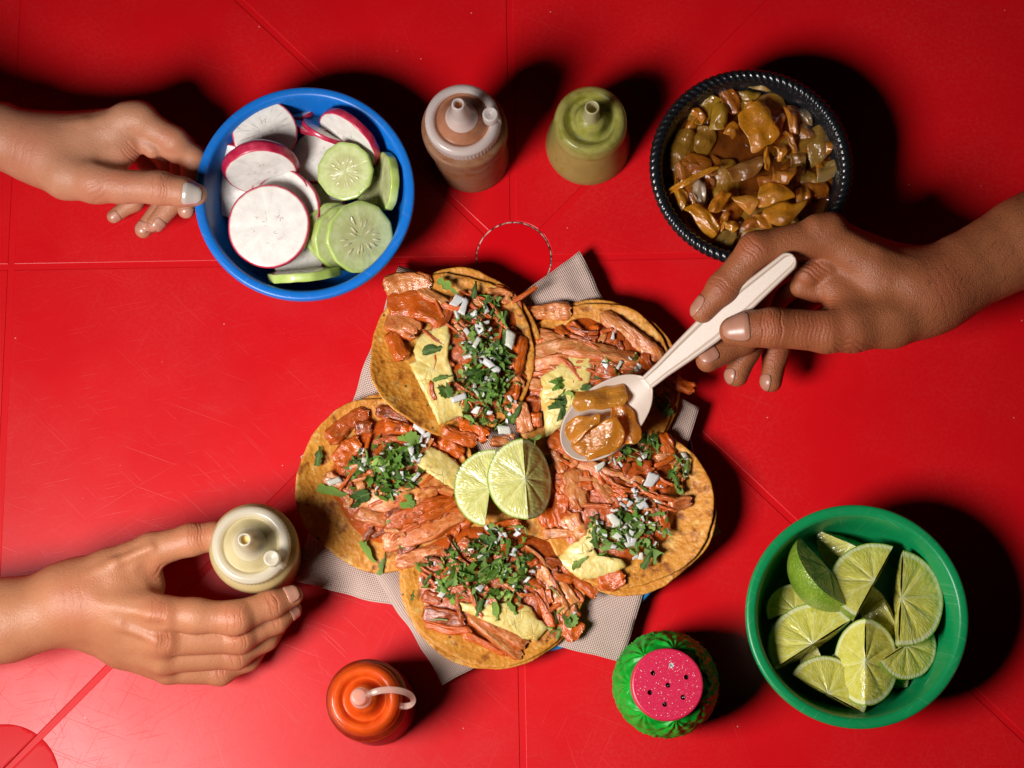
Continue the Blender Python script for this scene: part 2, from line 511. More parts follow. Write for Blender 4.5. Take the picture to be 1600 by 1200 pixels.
bro = sauce('brown_sauce', (0.22, 0.055, 0.012), (0.42, 0.15, 0.045))
tiered_bottle('milky two-tier squeeze bottle of brown salsa standing beside the blue bowl', (738, 248), (722, 186), 8.6,
    (milky('milky_brown_wall', (0.44, 0.27, 0.17), 0.46, 0.4, 0.46, (0.30, 0.10, 0.03)), milky('milky_cap_stained', (0.50, 0.32, 0.23), 0.62, 0.3, 0.50, (0.42, 0.12, 0.03)), milky('milky_tip', (0.82, 0.74, 0.71), 0.32, 0.25)),
    bro, (766, 178), sauce('brown_film', (0.26, 0.055, 0.008), (0.46, 0.15, 0.05), 70))
yel = sauce('mustard_sauce', (0.50, 0.30, 0.06), (0.62, 0.42, 0.12))
tiered_bottle('cloudy squeeze bottle of pale yellow salsa gripped by the lower hand', (415, 872), (391, 851), 8.6,
    (milky('milky_yellow_wall', (0.68, 0.56, 0.30), 0.36, 0.4, 0.62, (0.5, 0.3, 0.05)), milky('milky_cap_yellow', (0.74, 0.66, 0.46), 0.5, 0.28, 0.64, (0.55, 0.34, 0.06)), milky('milky_tip_yellow', (0.82, 0.76, 0.62), 0.32, 0.25)),
    yel, (424, 872), sauce('olive_film', (0.42, 0.30, 0.04), (0.62, 0.52, 0.26), 70))

# cone shaped green salsa bottle
c, tp = P(918, 228, 0), P(923, 186, 5.6)
b = thing('squeeze_bottle', 'cone shaped squeeze bottle of green salsa with open nozzle', 'bottle', (c[0], c[1], 0))
gs = sauce('green_sauce', (0.25, 0.21, 0.028), (0.42, 0.33, 0.07))
wall = milky('milky_green_wall', (0.52, 0.42, 0.15), 0.42, 0.34, 0.52, (0.36, 0.29, 0.05))
capm = milky('milky_green_cap', (0.60, 0.56, 0.17), 0.46, 0.28, 0.47, (0.30, 0.30, 0.03))
tipm = milky('milky_green_tip', (0.66, 0.62, 0.36), 0.25, 0.25)
V, F, UV = shifted(smooth_profile([(0.001, 0.2), (2.2, 0.15), (2.6, 0.02), (2.76, 0.25), (2.74, 0.9), (2.52, 2.6), (2.34, 4.0), (2.28, 4.4), (2.1, 4.6)], 5), c, tp, 5.6); part('bottle_body', V, F, wall, b, uv=UV)
V, F, UV = shifted(smooth_profile([(0.001, 0.3), (2.4, 0.3), (2.65, 0.6), (2.62, 1.0), (2.42, 2.6), (2.25, 4.0), (2.1, 4.35), (0.001, 4.4)], 4), c, tp, 5.6); part('sauce_fill', V, F, gs, b, uv=UV)
V, F, UV = shifted(smooth_profile([(2.0, 4.4), (1.9, 5.2), (1.6, 5.0), (1.35, 4.9), (1.1, 5.05), (0.95, 5.4), (0.8, 5.75), (0.45, 6.0), (0.001, 6.0)], 3), c, tp, 5.6); part('sauce_film', V, F, sauce('dark_green_film', (0.10, 0.11, 0.02), (0.36, 0.34, 0.05), 90), b, uv=UV)
cp = smooth_profile([(2.2, 4.25), (2.32, 4.25), (2.34, 4.45), (2.28, 5.1), (2.2, 5.45), (2.0, 5.62), (1.75, 5.6), (1.58, 5.4), (1.5, 5.12), (1.35, 5.05), (1.15, 5.2), (1.02, 5.5), (0.92, 5.85), (0.72, 6.05), (0.52, 6.2)], 5)
V, F, UV = shifted(cp, c, tp, 5.6, 240, lambda r, z, a: r + (0.03 * math.cos(90 * a) if r > 2.22 and z > 4.9 else 0)); lid = part('cap', V, F, capm, b, uv=UV)
V, F, UV = shifted(smooth_profile([(0.56, 6.1), (0.5, 6.6), (0.46, 7.3), (0.46, 7.8), (0.43, 7.92), (0.37, 7.92), (0.33, 7.8), (0.31, 7.3), (0.3, 6.2)], 4), c, tp, 5.6, 48); part('nozzle', V, F, tipm, lid, uv=UV)
V, F, UV = shifted([(0.32, 6.9), (0.001, 6.85)], c, tp, 5.6, 24); part('sauce_drop', V, F, gs, lid, uv=UV)
# red salsa bottle with a plugged nozzle
c, tp = P(589, 1101, 0), P(568, 1092, 7.4)
b = thing('squeeze_bottle', 'squat squeeze bottle of red salsa with its nozzle plugged and strapped', 'bottle', (c[0], c[1], 0))
rs = sauce('red_sauce', (0.28, 0.015, 0.005), (0.45, 0.045, 0.008))
oc = sauce('orange_sauce', (0.62, 0.055, 0.004), (0.82, 0.16, 0.012), 150)
wall = milky('clear_red_wall', (0.30, 0.02, 0.012), 0.55, 0.16)
capm = milky('clear_orange_cap', (0.80, 0.115, 0.012), 0.55, 0.10)
clr = milky('clear_plug', (0.85, 0.62, 0.52), 0.58, 0.10)
V, F, UV = shifted(smooth_profile([(0.001, 0.2), (2.0, 0.15), (2.4, 0.02), (2.55, 0.3), (2.55, 1.2), (2.5, 4.8), (2.4, 5.8), (2.2, 6.3)], 5), c, tp, 7.4); part('bottle_body', V, F, wall, b, uv=UV)
V, F, UV = shifted(smooth_profile([(0.001, 0.3), (2.2, 0.3), (2.45, 0.6), (2.45, 1.3), (2.4, 4.8), (2.25, 5.9), (0.001, 6.0)], 4), c, tp, 7.4); part('sauce_fill', V, F, rs, b, uv=UV)
V, F, UV = shifted(smooth_profile([(2.05, 6.1), (2.16, 6.1), (2.2, 6.3), (2.18, 6.95), (2.05, 7.28), (1.8, 7.42), (1.5, 7.36), (1.36, 7.15), (1.25, 7.05), (1.1, 7.15), (0.95, 7.4), (0.8, 7.7), (0.6, 8.0), (0.45, 8.6), (0.4, 9.2)], 5), c, tp, 7.4)
lid = part('cap', V, F, capm, b, uv=UV)
V, F, UV = shifted(smooth_profile([(2.0, 6.3), (1.98, 6.8), (1.8, 7.15), (1.5, 7.1), (1.25, 6.85), (1.0, 7.05), (0.7, 7.6), (0.001, 7.7)], 4), c, tp, 7.4); part('sauce_film', V, F, oc, lid, uv=UV)
V, F, UV = shifted(smooth_profile([(0.46, 8.6), (0.60, 8.62), (0.62, 8.8), (0.52, 9.0), (0.49, 9.6), (0.44, 9.75), (0.3, 9.8), (0.001, 9.78)], 4), c, tp, 7.4, 48); part('plug', V, F, clr, lid, uv=UV)
V = []
sp_ = [(572, 1086, 9.1), (592, 1078, 9.4), (618, 1077, 9.2), (640, 1083, 8.6), (648, 1094, 7.6), (642, 1103, 6.8), (628, 1104, 6.5), (614, 1101, 6.5)]
for i, (x, y, z) in enumerate(sp_):
    x0, y0 = sp_[max(0, i - 1)][:2]; x1, y1 = sp_[min(len(sp_) - 1, i + 1)][:2]
    d = np.array([x1 - x0, -(y1 - y0)], float); d /= np.linalg.norm(d); s = np.array([-d[1], d[0]])
    q = P(x, y, z)
    for sx, dz in ((-1, 0), (1, 0), (1, -0.1), (-1, -0.1)):
        V.append((q[0] + s[0] * sx * 0.0022, q[1] + s[1] * sx * 0.0022, q[2] + dz * CM))
o = part('strap', V, grid_faces(len(sp_), 4, False, True), clr, lid)
mm = o.modifiers.new('sub', 'SUBSURF'); mm.levels = mm.render_levels = 2

# ------------------------------------------------------------------ salt shaker
c = P(1037, 1069, 0); tp = P(1043, 1069, 7.6)
SH = thing('salt_shaker', 'green leaf relief salt shaker with a round pink lid', 'shaker', (c[0], c[1], 0))
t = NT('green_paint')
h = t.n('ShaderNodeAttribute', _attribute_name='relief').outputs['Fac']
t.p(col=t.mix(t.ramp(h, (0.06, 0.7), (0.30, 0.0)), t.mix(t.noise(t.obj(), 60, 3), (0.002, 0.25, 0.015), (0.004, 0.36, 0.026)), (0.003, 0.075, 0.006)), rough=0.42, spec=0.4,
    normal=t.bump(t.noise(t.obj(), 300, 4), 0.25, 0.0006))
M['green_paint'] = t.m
prof = smooth_profile([(0.001, 0.0), (2.3, 0.0), (2.75, 0.3), (3.05, 1.5), (3.16, 3.0), (3.15, 4.2), (2.95, 5.4), (2.55, 6.4), (2.2, 6.9), (1.9, 7.05)], 12)
n = 360
V, F, UV = shifted(prof, c, tp, 7.6, n)
rel = []
for i, (r, z) in enumerate(prof):
    for j in range(n):
        a = 2 * math.pi * j / n
        s = 9.2 - z * 1.05
        best = 0.0
        for row in range(3):                              # overlapping fans of fronds
            nf = 7
            ph = (a * nf / (2 * math.pi) + 0.5 * row) % 1.0 - 0.5
            x = ph * 2 * math.pi * max(r, 1.2) / nf
            y = (6.8 - z) + (1.0 if z > 6 else 0) * 0 - row * 1.75
            rad, an = math.hypot(x, y + 0.25), math.atan2(x, y + 0.25)
            if -0.2 < y < 2.7 and abs(an) < 1.35:
                ridge = 0.5 + 0.5 * math.cos(an * 13)
                vein = 0.85 + 0.15 * math.cos(rad * 9)
                edge = max(0.0, min(1.0, (2.45 - rad) / 0.35)) * max(0.0, min(1.0, (1.35 - abs(an)) / 0.2))
                best = max(best, edge * vein * (0.30 + 0.70 * ridge ** 0.8))
        rel.append(best if 0.6 < z < 7.0 else 0.3)
rel = np.array(rel)
ax = np.array([[c[0], c[1]]]) + (V[:, 2:3] / (7.6 * CM)) * np.array([[tp[0] - c[0], tp[1] - c[1]]])
d = V[:, :2] - ax; ln = np.maximum(np.linalg.norm(d, axis=1, keepdims=True), 1e-6)
V[:, :2] += d / ln * (rel[:, None] * 0.0021 - 0.001) * np.clip(ln / 0.02, 0, 1)
V[:, 2] += (rel - .5) * 0.0012 * np.clip((V[:, 2] - 0.045) / 0.02, 0, 1)
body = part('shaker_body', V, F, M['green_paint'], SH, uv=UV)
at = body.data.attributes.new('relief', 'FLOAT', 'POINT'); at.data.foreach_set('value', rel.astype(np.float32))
t = NT('pink_lid')
t.p(col=t.mix(t.ramp(t.noise(t.obj(), 900, 3, 0.7), (0.5, 0.0), (0.72, 1.0)), (0.56, 0.013, 0.06), (0.66, 0.05, 0.11)), rough=0.36, spec=0.45, normal=t.bump(t.noise(t.obj(), 500, 3), 0.12, 0.0004))
M['pink'] = t.m
# lid: top face with seven real holes
lc = P(1043, 1069.5, 7.9)
holes = [(1049, 1039.5), (1020.5, 1051.5), (1072.5, 1058), (1044, 1070.5), (1015.5, 1082), (1067.5, 1089.5), (1039, 1100.5)]
bm = bmesh.new()
ztop = 0.079
ring = [bm.verts.new((lc[0] + 0.0200 * math.cos(a), lc[1] + 0.0200 * math.sin(a), ztop)) for a in np.linspace(0, 2 * math.pi, 72, endpoint=False)]
edges = [bm.edges.new((ring[i], ring[(i + 1) % 72])) for i in range(72)]
hv = []
for hx, hy in holes:
    q = P(hx, hy, 7.9)
    rr = [bm.verts.new((q[0] + 0.00155 * math.cos(a), q[1] + 0.00155 * math.sin(a), ztop)) for a in np.linspace(0, 2 * math.pi, 16, endpoint=False)]
    edges += [bm.edges.new((rr[i], rr[(i + 1) % 16])) for i in range(16)]
    hv.append(rr)
bmesh.ops.triangle_fill(bm, edges=edges, use_beauty=True)
for rr in hv:
    low = [bm.verts.new((v.co.x, v.co.y, ztop - 0.003)) for v in rr]
    for i in range(16): bm.faces.new((rr[i], rr[(i + 1) % 16], low[(i + 1) % 16], low[i]))
prev = ring
for rr, z in ((0.0206, 0.0788), (0.0210, 0.0783), (0.0212, 0.0775), (0.0214, 0.068)):
    nx = [bm.verts.new((lc[0] + rr * math.cos(a), lc[1] + rr * math.sin(a), z)) for a in np.linspace(0, 2 * math.pi, 72, endpoint=False)]
    for i in range(72): bm.faces.new((prev[i], nx[i], nx[(i + 1) % 72], prev[(i + 1) % 72]))
    prev = nx
bmesh.ops.recalc_face_normals(bm, faces=bm.faces)
for v in bm.verts: v.co -= Vector((c[0], c[1], 0))
me = bpy.data.meshes.new('shaker_lid'); bm.to_mesh(me); bm.free(); me.materials.append(M['pink'])
for p_ in me.polygons: p_.use_smooth = abs(p_.normal.z) < 0.9
lid = put('shaker_lid', me, SH)
t = NT('salt'); t.p(col=(0.9, 0.87, 0.86), rough=0.35); M['salt'] = t.m
t = NT('painted_hole_shade'); t.p(col=(0.02, 0.012, 0.012), rough=0.8); M['dark'] = t.m
V, F, _ = lathe([(2.0, 7.62), (0.001, 7.62)], 48, (lc[0], lc[1], 0))
part('hole_shade_disc', V, F, M['dark'], lid)  # near-black disc added under the holes, standing in for the shade inside
V, F = [], []
def grain(V, F, x, y, z, s):
    a = random.random() * 6.28
    b0 = len(V)
    for dz in (0, 1):
        for k in range(4): V.append((x + s * math.cos(a + k * 1.571), y + s * math.sin(a + k * 1.571), z + dz * s * 1.2))
    F += [(b0, b0 + 1, b0 + 5, b0 + 4), (b0 + 1, b0 + 2, b0 + 6, b0 + 5), (b0 + 2, b0 + 3, b0 + 7, b0 + 6), (b0 + 3, b0, b0 + 4, b0 + 7), (b0 + 4, b0 + 5, b0 + 6, b0 + 7)]
for k in range(260):
    a, r = random.random() * 6.28, 0.0195 * math.sqrt(random.random())
    x, y = lc[0] + r * math.cos(a), lc[1] + r * math.sin(a)
    if noise.noise(Vector((x * 130, y * 130, 5))) < -0.12 and random.random() < .8: continue
    grain(V, F, x, y, ztop, random.choice((0.00010, 0.00014, 0.00018, 0.00026)))
q = P(*holes[0], 7.9)
for k in range(40):
    a, r = random.random() * 6.28, 0.0014 * math.sqrt(random.random())
    grain(V, F, q[0] + r * math.cos(a), q[1] + r * math.sin(a), ztop - 0.0002, 0.0003)
o = part('salt_grains', V, F, M['salt'], lid, smooth=False); o['kind'] = 'stuff'

# ------------------------------------------------------------------ spoon
t = NT('cream_plastic')
wv = t.n('ShaderNodeTexWave', _wave_type='BANDS', _bands_direction='X', Scale=1.0, Distortion=0.0)
t.set(wv.inputs['Vector'], t.uv((190, 1, 1)))
t.p(col=(0.52, 0.41, 0.335), rough=0.38, spec=0.45, normal=t.bump(t.math('MULTIPLY', wv.outputs['Fac'], t.math('GREATER_THAN', t.n('ShaderNodeSeparateXYZ', Vector=t.n('ShaderNodeTexCoord').outputs['UV']).outputs[0], 0.36)), 0.15, 0.0003), sss=0.15, sssr=(1, 0.8, 0.6), ssss=0.002)
M['cream'] = t.m
tipP, neckP, endP = P(884, 706, 4.6), P(1012, 597, 5.5), P(1240, 401, 9.7)
ax1 = neckP - tipP; L1 = np.linalg.norm(ax1); ax2 = endP - neckP; L2 = np.linalg.norm(ax2)
side = np.cross(np.array([0, 0, 1.0]), ax2); side /= np.linalg.norm(side)
NS, NV = 210, 31
V = []; SUV = []
def lerp(x, *pts):
    xs, ys = zip(*pts)
    return float(np.interp(x, xs, ys))
for i in range(NS):
    s = i / (NS - 1)
    if s > 0.95: s = 0.95 + 0.05 * math.sin((s - 0.95) / 0.05 * math.pi / 2)
    if s < 0.05: s = 0.05 - 0.05 * math.sin((0.05 - s) / 0.05 * math.pi / 2)
    LT = L1 + L2
    d = s * LT
    if d < L1: ctr = tipP + ax1 * (d / L1); ax = ax1 / L1
    else: ctr = neckP + ax2 * ((d - L1) / L2); ax = ax2 / L2
    up = np.cross(ax, side)
    if up[2] < 0: up = -up
    dc_ = d / CM
    l1 = L1 / CM
    # half width: bowl egg, neck, handle
    u = min(1, dc_ / l1)
    egg = 2.02 * math.sqrt(max(0, 1 - ((dc_ - 2.9) / (2.9 if dc_ < 2.9 else 3.75)) ** 2)) if dc_ < 6.6 else 0
    hh = lerp(dc_, (l1 - 0.3, 0.42), (l1 + 1.2, 0.5), (l1 + 3.0, 0.72), (l1 + 5.0, 0.90), (l1 + 7.5, 0.78), (LT / CM - 0.5, 0.56))
    e_ = (LT / CM - dc_) / 0.5
    if e_ < 1: hh *= math.sqrt(max(0.0, 1 - (1 - e_) ** 2))
    hw = max(egg, hh if dc_ > l1 - 1.2 else 0, 0.02)
    if dc_ > l1 - 1.2 and egg > 0.05: hw = (egg ** 3 + min(hh, 0.55) ** 3) ** (1 / 3) if egg > 0.4 else max(hw, hh)
    dep = lerp(dc_, (0, 0.0), (0.6, 0.30), (1.8, 0.62), (3.2, 0.75), (4.6, 0.5), (l1 - 0.2, 0.14), (l1 + 1.0, 0.10), (LT / CM - 0.3, 0.07), (LT / CM, 0.0))
    for j in range(NV):
        v = -1 + 2 * j / (NV - 1)
        av = abs(v)
        if dc_ < l1 - 0.2:
            z = -dep * (1 - av ** 2.2)
        else:                                             # channelled handle: raised rims and fine ribs
            rim = max(0.0, min(1.0, (av - 0.62) / 0.12)) * max(0.0, min(1.0, (1.0 - av) / 0.12 + 0.3))
            z = -0.10 + 0.13 * rim - (0.10 if av > 0.97 else 0)
            z *= lerp(dc_, (l1 - 0.2, 0.4), (l1 + 1.5, 1.0))
        V.append(ctr + side * v * hw * CM + up * z * CM); SUV.append((d / LT, j / (NV - 1)))
V = np.array(V)
spoon = solo('spoon', V, grid_faces(NS, NV), M['cream'], 'cream plastic spoon with ribbed handle lifting stewed onion over the tacos', 'spoon', uv=SUV)
mm = spoon.modifiers.new('thick', 'SOLIDIFY'); mm.thickness = 0.0013; mm.offset = 0
# ------------------------------------------------------------------ shared shading for cut produce (UV = plan position / radius)
def polar(t):
    uv = t.n('ShaderNodeTexCoord').outputs['UV']
    s = t.n('ShaderNodeSeparateXYZ', Vector=uv)
    x, y = s.outputs[0], s.outputs[1]
    r = t.math('SQRT', t.math('ADD', t.math('MULTIPLY', x, x), t.math('MULTIPLY', y, y)))
    a = t.math('ARCTAN2', y, x)
    return uv, r, a

def comb(t, x, y, z=0.0):
    return t.n('ShaderNodeCombineXYZ', X=x, Y=y, Z=z).outputs[0]

def lime_cut(name, pulp, pulp2, radial=True, green_rim=True):
    t = NT(name)
    uv, r, a = polar(t)
    rnd = t.info()
    wob = t.math('MULTIPLY', t.math('SUBTRACT', t.noise(uv, 3.0, 2), 0.5), 0.35)
    if radial:
        seg = t.math('ABSOLUTE', t.math('SUBTRACT', t.math('FRACT', t.math('ADD', t.math('MULTIPLY', t.math('ADD', a, wob), 9 / 6.2832), rnd)), 0.5))
        memb = t.ramp(t.math('MULTIPLY', t.math('SUBTRACT', 0.5, seg), r), (0.012, 1.0), (0.035, 0.0))
        ves = t.vor(comb(t, t.math('MULTIPLY', a, 5.5), t.math('MULTIPLY', r, 2.6), rnd), 3.0)
    else:
        memb = t.ramp(t.math('ABSOLUTE', t.math('SUBTRACT', t.noise(t.uv((1.4, 3.5, 1)), 1.6, 2), 0.5)), (0.005, 1.0), (0.02, 0.0))
        ves = t.vor(t.uv((9, 3.2, 1), (0, 0, 0.35)), 1.6)
    core = t.ramp(r, (0.07, 1.0), (0.14, 0.0))
    k = t.noise(uv, 5.0, 4, 0.6)
    c = t.mix(t.ramp(k, (0.3, 0.0), (0.7, 1.0)), pulp, pulp2)
    c = t.mix(t.ramp(ves, (0.05, 0.45), (0.4, 0.0)), c, tuple(min(1, x * 1.35 + .03) for x in pulp2))
    pith = (0.66, 0.66, 0.36)
    c = t.mix(t.math('MULTIPLY', memb, 0.5), c, pith)
    c = t.mix(t.math('MULTIPLY', core, 0.8), c, pith)
    rw = t.math('ADD', r, t.math('MULTIPLY', t.math('SUBTRACT', t.noise(uv, 7, 2), 0.5), 0.03))
    c = t.mix(t.ramp(rw, (0.875, 0.0), (0.90, 1.0)), c, pith)
    if green_rim: c = t.mix(t.ramp(rw, (0.955, 0.0), (0.985, 1.0)), c, (0.22, 0.33, 0.03))
    h = t.math('ADD', t.math('MULTIPLY', ves, -1.0), t.math('MULTIPLY', memb, 0.4))
    t.p(col=c, rough=t.ramp(t.noise(uv, 22, 3), (0.35, 0.10), (0.65, 0.32)), spec=0.5, sss=0.35, sssr=(1, 0.9, 0.3), ssss=0.004, coat=0.35, coatr=0.05, normal=t.bump(h, 0.34, 0.0010))
    return t.m

def lime_rind(name, a, b):
    t = NT(name)
    v = t.obj()
    dots = t.vor(v, 650)
    c = t.mix(t.ramp(t.noise(v, 55, 4, 0.6), (0.3, 0.0), (0.7, 1.0)), a, b)
    c = t.mix(t.ramp(dots, (0.15, 0.35), (0.45, 0.0)), c, (0.45, 0.5, 0.12))
    t.p(col=c, rough=0.3, spec=0.5, coat=0.2, normal=t.bump(t.math('MULTIPLY', dots, -1.0), 0.5, 0.0007))
    return t.m
M['rind'] = lime_rind('lime_rind', (0.10, 0.20, 0.012), (0.22, 0.30, 0.025))
M['rind_pale'] = lime_rind('lime_rind_pale', (0.25, 0.30, 0.03), (0.40, 0.42, 0.06))
M['pulpA'] = lime_cut('lime_cut_face', (0.52, 0.47, 0.05), (0.64, 0.61, 0.17))
M['pulpB'] = lime_cut('lime_long_face', (0.47, 0.41, 0.04), (0.60, 0.55, 0.12), False)
M['pulpC'] = lime_cut('lime_cut_face_pale', (0.48, 0.45, 0.12), (0.62, 0.60, 0.24))
M['pulpD'] = lime_cut('lime_long_face_pale', (0.58, 0.51, 0.12), (0.68, 0.63, 0.22), False)

def lime_mesh(name, w, mats, seed, full_face=1.0):
    """Wedge of a lime: faces A and B are half discs sharing the core edge along x; rind between. Unit radius."""
    V, F, UV, MI = [], [], [], []
    nr, na = 12, 44
    rnd = random.Random(seed)
    ph = rnd.random()
    def face(ang, flip, mi, bul):
        b0 = len(V)
        for i in range(nr + 1):
            rr = i / nr
            for j in range(na + 1):
                a = math.pi * j / na
                x, y = rr * math.cos(a), rr * math.sin(a)
                s = abs(((a * 9 / (2 * math.pi) + ph) % 1.0) - 0.5) * 2
                z = bul * (math.sqrt(max(0, 1 - s ** 3)) - 0.4) * max(0, min(1, rr / 0.25)) * max(0, min(1, (0.9 - rr) / 0.12))
                z += 0.02 * noise.noise(Vector((x * 4, y * 4, seed))) * (1 - rr)
                wob = 1 + 0.02 * noise.noise(Vector((x * 2, y * 2, seed + 9)))
                p = Vector((x * 1.06 * wob, y * wob, z))
                if flip: p = Vector((p.x, p.y * math.cos(ang) - z * math.sin(ang), -p.y * math.sin(ang) - z * math.cos(ang)))
                V.append(tuple(p)); UV.append((x, y))
        for i in range(nr):
            for j in range(na):
                q = (b0 + i * (na + 1) + j, b0 + (i + 1) * (na + 1) + j, b0 + (i + 1) * (na + 1) + j + 1, b0 + i * (na + 1) + j + 1)
                F.append(q[::-1] if flip else q); MI.append(mi)
    face(0, False, 0, 0.05)
    face(w, True, 1, 0.05)
    b0 = len(V)
    nw = 14
    for k in range(nw + 1):
        f = w * k / nw
        for j in range(na + 1):
            a = math.pi * j / na
            x, y = math.cos(a), math.sin(a)
            g = 1 + 0.015 * math.sin(math.pi * k / nw)
            wob = 1 + 0.02 * noise.noise(Vector((x * 2, y * 2, seed + 9)))
            V.append((x * 1.06 * wob, y * wob * g * math.cos(f), -y * wob * g * math.sin(f))); UV.append((j / na, k / nw))
    for k in range(nw):
        for j in range(na):
            F.append((b0 + k * (na + 1) + j, b0 + (k + 1) * (na + 1) + j, b0 + (k + 1) * (na + 1) + j + 1, b0 + k * (na + 1) + j + 1)); MI.append(2)
    return make_mesh(name, V, F, mats, uv=UV, midx=MI)

def basis(alpha, tilt, roll=0.0):
    a, tt = math.radians(alpha), math.radians(tilt)
    y = Vector((math.cos(a) * math.cos(tt), math.sin(a) * math.cos(tt), -math.sin(tt)))
    z = Vector((math.cos(a) * math.sin(tt), math.sin(a) * math.sin(tt), math.cos(tt)))
    x = y.cross(z)
    m = Matrix((x, y, z)).transposed()
    return m @ Matrix.Rotation(math.radians(roll), 3, 'Y')

def lime(px, py, z, rpx, alpha, tilt, w, label, seed, mats=None, group='lime wedges in the green bowl', roll=0.0, cat='lime'):
    r = rpx * 1.06 * SZ(px, py, z) * CM
    me = lime_mesh('lime_wedge', math.radians(w), mats or [M['pulpA'], M['pulpB'], M['rind']], seed)
    m = basis(alpha, tilt, roll).to_4x4() @ Matrix.Scale(r, 4)
    m.translation = Vector(P(px, py, z))
    o = put('lime_wedge', me, mat=m)
    # fold rotation and size into the mesh so the thing stays plain
    loc = m.translation.copy(); m.translation = (0, 0, 0)
    me.transform(m); o.matrix_world = Matrix.Translation(loc)
    return tag(o, label, cat, group)

lime(1330, 850, 3.2, 50, 250, 28, 80, 'lime wedge at the far wall of the green bowl, behind the tallest half', 1, roll=10)
lime(1296, 890, 4.4, 60, 222, -52, 82, 'lime wedge showing glossy green rind and a shaded cut face', 2)
lime(1366, 908, 5.0, 64, 155, 20, 78, 'big upright lime wedge whose cut face leans out over its neighbours', 3, roll=22)
lime(1408, 934, 4.6, 68, -8, 14, 75, 'lime half slice with radiating segments nearest the lit bowl wall', 4, roll=-8)
lime(1416, 1008, 3.9, 50, -62, 8, 90, 'lime wedge tucked below the half slice by the lit wall', 5, roll=-20)
lime(1402, 980, 3.3, 44, 205, 20, 90, 'lime wedge squeezed between the half slice and the ridged wedge', 6)
lime(1270, 1006, 4.4, 64, 122, 22, 80, 'broad half lime wedge with pale pith edge under the dark shaded piece', 7)
lime(1242, 953, 3.0, 40, 110, 15, 90, 'dull lime wedge in deep shade behind the broad half wedge', 8)
lime(1352, 1034, 4.7, 60, 178, 50, 104, 'lime wedge with a white core ridge between two open faces', 9)
lime(1294, 1084, 3.8, 56, 62, 12, 78, 'lime half slice lowest in the green bowl, by the front wall', 10)
lime(1300, 1024, 2.6, 40, 300, -25, 90, 'lime piece peeping from the gap beside the ridged wedge', 11)
lime(1388, 1056, 2.7, 30, 60, 20, 90, 'small dark lime end deep in the bowl beside the ridged wedge', 12)
lime(1286, 1034, 2.7, 34, 200, 10, 90, 'dark lime end deep under the broad half wedge', 13)
lime(1345, 960, 2.3, 46, 20, 10, 90, 'lime piece buried in the middle under the upright wedge', 14)

# ------------------------------------------------------------------ radish and cucumber slices
def radish_face(name, lines):
    t = NT(name)
    uv, r, a = polar(t)
    k = t.noise(uv, 3.5, 4, 0.6)
    c = t.mix(t.ramp(k, (0.35, 0.0), (0.7, 1.0)), (0.80, 0.76, 0.71), (0.70, 0.64, 0.60))
    rays = t.noise(comb(t, t.math('MULTIPLY', a, 9.0), t.math('MULTIPLY', r, 1.1), t.info()), 1.0, 2)
    rm = t.math('MULTIPLY', t.ramp(rays, (0.55, 0.0), (0.68, 1.0)), t.ramp(r, (0.12, 0.0), (0.3, 1.0)))
    rm = t.math('MULTIPLY', rm, t.ramp(r, (0.78, 1.0), (0.92, 0.0)))
    c = t.mix(t.math('MULTIPLY', rm, lines), c, (0.36, 0.34, 0.29))
    cr = t.ramp(t.math('ABSOLUTE', t.math('SUBTRACT', t.noise(uv, 2.2, 3, 0.6), 0.5)), (0.004, 1.0), (0.014, 0.0))
    cr = t.math('MULTIPLY', t.math('MULTIPLY', cr, t.ramp(r, (0.3, 1.0), (0.5, 0.0))), t.ramp(t.noise(uv, 3.3, 1), (0.5, 0.0), (0.55, 1.0)))
    c = t.mix(t.math('MULTIPLY', cr, 0.8), c, (0.25, 0.16, 0.08))
    rw = t.math('ADD', r, t.math('MULTIPLY', t.math('SUBTRACT', t.noise(uv, 6, 3), 0.5), 0.035))
    c = t.mix(t.ramp(rw, (0.93, 0.0), (0.955, 0.55), (0.975, 1.0)), c, (0.50, 0.018, 0.055))
    t.p(col=c, rough=0.3, spec=0.5, sss=0.45, sssr=(1, 0.75, 0.65), ssss=0.004, coat=0.15, coatr=0.1, normal=t.bump(t.math('ADD', k, t.noise(uv, 18, 3)), 0.15, 0.0008))
    return t.m
t = NT('radish_skin')
t.p(col=t.mix(t.ramp(t.noise(t.obj(), 150, 4, 0.6), (0.4, 0.0), (0.75, 1.0)), (0.42, 0.010, 0.045), (0.62, 0.06, 0.12)), rough=0.3, sss=0.1, sssr=(1, .3, .3), ssss=0.003, coat=0.2)
M['radish_skin'] = t.m
M['radish_a'] = radish_face('radish_face_plain', 0.12)
M['radish_b'] = radish_face('radish_face_rayed', 0.75)
t = NT('cucumber_face')
uv, r, a = polar(t)
k = t.noise(uv, 3.5, 4, 0.6)
c_ = t.mix(t.ramp(k, (0.35, 0.0), (0.7, 1.0)), (0.50, 0.55, 0.22), (0.62, 0.65, 0.36))
inner = t.ramp(t.math('ADD', r, t.math('MULTIPLY', k, 0.12)), (0.60, 1.0), (0.74, 0.0))
c_ = t.mix(t.math('MULTIPLY', inner, 0.75), c_, (0.47, 0.47, 0.21))
c_ = t.mix(t.ramp(r, (0.86, 0.0), (0.99, 0.8)), c_, (0.32, 0.46, 0.08))
rays = t.noise(comb(t, t.math('MULTIPLY', a, 4.0), t.math('MULTIPLY', r, 0.9), 0.3), 1.2, 2)
c_ = t.mix(t.math('MULTIPLY', t.ramp(rays, (0.56, 0.0), (0.66, 0.5)), inner), c_, (0.68, 0.70, 0.48))
t.p(col=c_, rough=0.2, spec=0.5, sss=0.4, sssr=(0.8, 1, 0.4), ssss=0.004, coat=0.4, coatr=0.08, normal=t.bump(t.math('ADD', k, rays), 0.35, 0.001))
